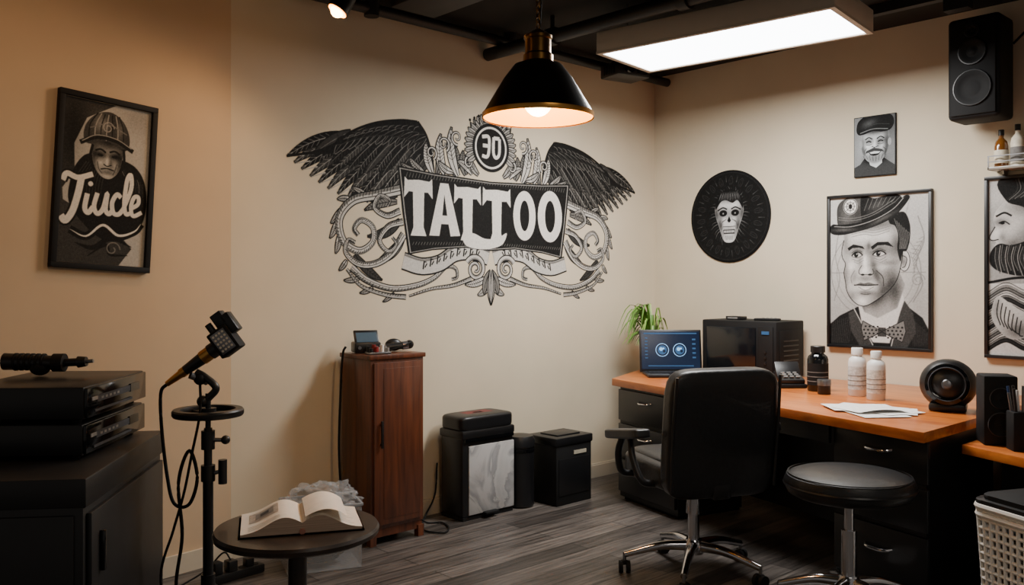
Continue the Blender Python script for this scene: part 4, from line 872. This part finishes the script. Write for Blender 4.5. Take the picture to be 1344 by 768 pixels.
b=B('rotary_tattoo_machine'); b.cyl((-.06,0,.022),(.03,.0,.03),.019,BLK); b.cyl((.03,.0,.03),(.06,.0,.033),.023,STEEL); b.cyl((-.085,0,.018),(-.06,0,.022),.008,STEEL,.016); b.sph((.07,.0,.036),.024,BLK); b.sph((-.01,.03,.034),.034,BLK,(1.4,.7,1))
b.tube([(.08,0,.04),(.07,-.03,.05),(.02,-.05,.03),(-.05,-.035,.008)],.005,BLKM); b.done((2.735,3.89,CT),R(-20))
b=B('ink_caps_tray'); b.box((0,0,.006),(.12,.07,.012),STEEL,bev=.003)
for k in range(8): b.cyl((-.045+.03*(k%4),-.017+.034*(k//4),.01),(-.045+.03*(k%4),-.017+.034*(k//4),.032+.008*(k%3)),.011,[BLK,mat('cap_red','#8a2b2b',.4),WHITE,INK3][k%4],seg=14)
b.done((2.56,3.81,CT),R(-10))
b=B('power_cable'); b.tube([(2.90,4.03,.25),(2.93,4.02,.1),(2.95,3.93,.012),(3.02,3.86,.008),(2.98,3.75,.008),(2.90,3.70,.008),(2.86,3.82,.008),(2.99,3.98,.02),(3.10,4.03,.12),(3.12,4.035,.3)],.005,BLKM); b.done(world=True)
b=B('power_strip'); b.box((0,0,.022),(.26,.06,.04),BLK,bev=.008)
for k in range(4): b.cyl((-.09+.06*k,0,.04),(-.09+.06*k,0,.044),.02,BLKM,seg=20)
b.box((-.03,0,.065),(.045,.05,.05),BLK,bev=.006); b.box((.06,0,.06),(.04,.04,.04),BLK,bev=.006); b.box((-.10,.0,.07),(.04,.045,.055),BLKM,bev=.006)
b.tube([(-.03,0,.09),(-.05,.03,.12),(-.12,.06,.05),(-.25,.06,.008)],.004,BLKM)
b.done((1.78,3.79,0),R(6))
# clear plastic storage tote with crinkled wrap
PB=mat('clear_plastic','#c2c5c9',.10,var=.1,scale=20,alpha=.26); PI=mat('bag_contents','#2a2b2e',.6,var=.4,scale=12)
b=B('clear_plastic_box'); hb=.30
def crink(c,r,sc,m,amp,fr_):
    t=bmesh.new(); bmesh.ops.create_icosphere(t,subdivisions=5,radius=1)
    for v in t.verts:
        n=noise.noise(v.co*fr_)*amp+noise.noise(v.co*fr_*2.7)*amp*.5; v.co*=1+n
        v.co=Vector((v.co.x*sc[0],v.co.y*sc[1],max(v.co.z*sc[2],-sc[2]*.8)))*r
    b.add(t,m,Matrix.Translation(c))
for c,dd in (((0,-.12,hb/2+.004),(.34,.004,hb)),((0,.12,hb/2+.004),(.34,.004,hb)),((-.17,0,hb/2+.004),(.004,.24,hb)),((.17,0,hb/2+.004),(.004,.24,hb)),((0,0,.004),(.34,.24,.006))): b.box(c,dd,PB,bev=.001)
for c,dd in (((0,-.122,hb),(.355,.012,.014)),((0,.122,hb),(.355,.012,.014)),((-.173,0,hb),(.012,.25,.014)),((.173,0,hb),(.012,.25,.014))): b.box(c,dd,mat('clear_plastic_rim','#a9adb2',.2,alpha=.6),bev=.003)
crink((0,0,.30),.16,(1.05,.75,.55),PB,.30,3.4); crink((0,0,.11),.125,(1.15,.8,.8),PI,.2,2.2); crink((.04,0,.20),.10,(1.2,.8,.8),mat('crumpled_wrap','#77797d',.3,var=.35,scale=30,alpha=.7),.3,4)
b.done((2.16,3.70,0),R(-20))
# ------------------------------------------------------------------ round side table + book
b=B('round_side_table'); b.lathe([(0,.468),(.265,.468),(.28,.476),(.282,.49),(.276,.50),(0,.50)],WDK,seg=64); b.cyl((0,0,.03),(0,0,.47),.032,WDK); b.lathe([(0,.44),(.05,.44),(.1,.468),(0,.468)],WDK); b.lathe([(0,0),(.19,0),(.19,.012),(.05,.03),(.034,.06),(0,.06)],WDK); b.done((1.515,2.751,0))
b=B('open_book'); PK=mat('book_cover_pink','#a9705f',.6,var=.1); PE=mat('page_edges','#b59a84',.8,var=.25,scale=3,stretch=(1,1,160))
def pz(u,v): return .014+.040*(math.exp(-((u-.30)/.36)**2) if u>.30 else .42+.58*math.sin(u/.30*math.pi/2))+.010*(1-u)+.0012*math.sin(9*v+u*5)
for sx in (-1,1):
    b.grid(lambda u,v,sx=sx:Vector((sx*.208*u,-.14+.28*v,.004)),4,2,PK,thick=.004)
    def pg(u,v,sx=sx): return Vector((sx*.200*u,-.132+.264*v,pz(u,v)))
    t=bmesh.new(); n=18; g=[[t.verts.new(pg(i/n,j/6)) for j in range(7)] for i in range(n+1)]
    for i in range(n):
        for j in range(6): t.faces.new((g[i][j],g[i+1][j],g[i+1][j+1],g[i][j+1]))
    b.add(t,PAGE)
    t=bmesh.new(); g=[[t.verts.new(pg(i/n,j/6)-Vector((0,0,.0004))) for j in range(7)] for i in range(n+1)]; gl=[[t.verts.new(Vector((pg(i/n,j/6).x,pg(i/n,j/6).y,.006))) for j in range(7)] for i in range(n+1)]
    for i in range(n):
        t.faces.new((g[i][0],gl[i][0],gl[i+1][0],g[i+1][0])); t.faces.new((g[i][6],g[i+1][6],gl[i+1][6],gl[i][6]))
    for j in range(6): t.faces.new((g[n][j],gl[n][j],gl[n][j+1],g[n][j+1]))
    b.add(t,PE)
    def ov(u0,u1,v0,v1,m,lift=.0012):
        b.grid(lambda a_,c_:pg(u0+(u1-u0)*a_,v0+(v1-v0)*c_)+Vector((0,0,lift)),10,2,m)
    for k in range(11):
        if sx>0: ov(.36,.88-(k%3)*.06,.12+k*.07,.12+k*.07+.012,INKL)
        elif k<4: ov(.36,.88,.08+k*.05,.08+k*.05+.010,INKL)
    if sx<0: ov(.38,.86,.40,.86,mat('sketch_tone','#a89f94',.8,var=.25,scale=60)); ov(.46,.76,.48,.78,INK3,.0018); ov(.54,.68,.55,.70,INK2,.0024)
b.grid(lambda u,v:Vector((.01+.14*u,-.13+.262*v,.060+.034*math.sin(u*2.2)-.035*u*u)),10,3,PAGE)
b.cyl((0,-.138,.012),(0,.138,.012),.010,PK,seg=12)
b.done((1.535,2.765,.4985),CR+R(16))
# ------------------------------------------------------------------ black cabinet at left
nd=Vector((.578,.816)); pdv=Vector((-.816,.578)); C0=Vector((.848,2.848)); L=.877; Wd=.55; T=.75; crz=math.atan2(nd.y,nd.x)
mid=C0+nd*L/2+pdv*Wd/2
b=B('black_storage_cabinet')
CB=mat('cabinet_black_wood','#1b1a1b',.45,var=.2,scale=4)
b.box((0,0,.36),(L-.01,Wd-.01,.64),CB,bev=.003); b.box((0,0,T-.045),(L,Wd+.01,.09),CB,bev=.005); b.box((0,0,.02),(L-.05,Wd-.05,.04),BLKM)
b.box((0,-Wd/2-.004,.345),(L-.06,.016,.585),CB,bev=.003); b.box((-.33,-Wd/2-.020,.50),(.018,.018,.13),BLKG,bev=.005)
b.box((-L/2+.002,0,.345),(.014,Wd-.06,.585),CB,bev=.003)
b.done((mid.x,mid.y,0),crz)
def deck(z0,h,shift):
    b=B('audio_receiver'); D=.56;W=.42
    b.box((0,0,h/2+.008),(D,W,h-.012),BLK,bev=.006)
    b.box((0,-W/2-.004,h/2+.008),(D-.01,.014,h-.02),BLKG,bev=.004)
    b.box((-.05,-W/2-.0125,h*.62),(.30,.004,.022),INK2); b.box((.15,-W/2-.0125,h*.62),(.09,.004,.03),GLS); b.box((-.05,-W/2-.0125,h*.3),(.34,.004,.008),INK2)
    for k in range(5): b.box((-.16+.035*k,-W/2-.0135,h*.62),(.018,.004,.008),INK3)
    b.box((-.22,-W/2-.013,h*.65),(.05,.003,.012),INK3)
    for x in (-.24,.24):
        for y in (-.17,.17): b.cyl((x,y,0),(x,y,.012),.016,BLKM,seg=14)
    dn=Vector((.631,.776)); pn=Vector((-.776,.631)); m_=Vector((.929,3.14))+dn*.28+pn*.21
    b.done((m_.x+shift,m_.y,z0),math.atan2(dn.y,dn.x))
deck(.7505,.118,0); deck(.872,.122,.004)
b=B('tattoo_gun'); b.cyl((-.16,0,.055),(.02,0,.05),.032,BLK,.026); b.cyl((.02,0,.05),(.06,0,.05),.034,BLKM); b.sph((-.03,0,.034),.032,BLKM,(1.2,1,1)); b.cyl((.06,0,.05),(.11,0,.052),.015,BLK); b.cyl((.11,0,.052),(.14,0,.054),.022,BLK,.018); b.cyl((.14,0,.054),(.165,0,.056),.007,STEEL)
for k in range(6): b.cyl((-.12+.02*k,0,.0535),(-.112+.02*k,0,.0535),.0335-.0005*k,BLKM)
b.done((.945,3.60,.9965),CR+R(3))
# ------------------------------------------------------------------ microphone stand
b=B('microphone_stand'); 
b.cyl((0,0,.05),(0,0,.62),.019,BLK); b.cyl((0,0,.56),(0,0,.80),.015,BLK); b.cyl((0,0,.60),(0,0,.66),.026,BLK); b.cyl((0,0,.72),(0,0,.79),.025,BLK)
b.cyl((.02,0,.63),(.065,0,.64),.008,STEEL); b.cyl((.055,-.0,.59),(.055,0,.68),.016,BLK); b.cyl((.02,0,.755),(.06,0,.755),.008,STEEL); b.sph((.066,0,.755),.017,BLK)
b.cyl((0,0,.80),(0,0,.93),.010,BLK); 
b.lathe([(.10,.845),(.125,.845),(.130,.852),(.130,.866),(.125,.872),(.10,.872),(.096,.86),(.10,.845)],BLK); 
for k in range(3): an=k*2.094+.4; b.cyl((0,0,.852),(.11*math.cos(an),.11*math.sin(an),.852),.009,BLK)
b.cyl((0,0,.83),(0,0,.875),.03,BLK); b.sph((-.02,0,.90),.022,BLK); b.tube([(0,0,.91),(.03,0,.95),(-.01,0,.99),(-.045,0,1.01)],.014,BLK); b.sph((-.03,0,.985),.024,BLKM); b.cyl((-.06,-.02,1.0),(-.01,.02,.97),.013,STEEL)
for k in range(3):
    an=k*2.094+.9; d=Vector((math.cos(an),math.sin(an),0)); b.cyl(Vector((0,0,.22)),d*.22+Vector((0,0,.012)),.011,BLK); b.sph(tuple(d*.22+Vector((0,0,.014))),.014,BLKM); b.cyl(Vector((0,0,.10)),d*.13+Vector((0,0,.10)),.006,BLK)
b.cyl((0,0,.19),(0,0,.25),.026,BLK)
st=b.done((1.391,3.204,0),CR)
b=B('microphone'); b.cyl((-.155,0,.965),(-.10,0,1.005),.011,GOLD,.016); b.cyl((-.10,0,1.005),(-.085,0,1.016),.019,GOLD); b.cyl((-.085,0,1.016),(-.02,0,1.063),.019,BLK,.024); b.cyl((-.02,0,1.063),(.01,0,1.085),.027,GOLD,.027)
b.cyl((.01,0,1.085),(.035,0,1.103),.03,BLK); 
t=Matrix.Translation((.068,0,1.128))@Matrix.Rotation(R(-36),4,'Y')
bb=B('q'); bb.box((0,0,0),(.085,.075,.105),BLKM,bev=.006); bb.box((0,-.038,0),(.06,.004,.085),STEEL,bev=.001)
for i in range(4):
    for j in range(5): bb.cyl((-.020+.0135*i,-.040,-.030+.0155*j),(-.020+.0135*i,-.042,-.030+.0155*j),.0045,PALE,seg=10)
bb.box((.03,0,.078),(.045,.055,.055),BLK,bev=.004); bb.box((.055,0,.045),(.035,.055,.08),BLK,bev=.004); bb.cyl((-.02,0,.045),(-.02,0,.090),.013,BLK)
bb.bm.transform(t)
for f in bb.bm.faces: f.material_index=b.mi(bb.mats[f.material_index])
me=bpy.data.meshes.new('q2'); bb.bm.to_mesh(me); b.bm.from_mesh(me)
b.tube([(-.155,0,.965),(-.178,0,.93),(-.175,.0,.80),(-.15,-.01,.62),(-.12,-.02,.52),(-.06,-.03,.52),(-.03,-.03,.62),(-.06,-.03,.72),(-.10,-.03,.60),(-.09,-.02,.40),(-.12,0,.2),(-.10,.05,.03)],.0065,BLKM)
b.tube([(-.03,.0,.97),(-.02,-.03,.86),(-.05,-.035,.70),(-.08,-.03,.56),(-.12,-.03,.42),(-.17,-.02,.25),(-.15,0,.03)],.005,BLKM)
mo=b.done((1.391,3.204,0),CR); setp(mo,st)
# ------------------------------------------------------------------ world, camera
w=bpy.data.worlds.new('World'); bpy.context.scene.world=w; w.use_nodes=True
w.node_tree.nodes['Background'].inputs[0].default_value=(.90,.83,.75,1); w.node_tree.nodes['Background'].inputs[1].default_value=.18
cam=bpy.data.cameras.new('camera'); cam.lens=30.8; cam.sensor_width=36; cam.shift_y=-.0104; cam.clip_start=.05
co=bpy.data.objects.new('camera',cam); bpy.context.collection.objects.link(co); co.location=(0,0,1.35); co.rotation_euler=(R(90),0,R(-42.6))
bpy.context.scene.camera=co
print('OBJECTS',len(bpy.data.objects))
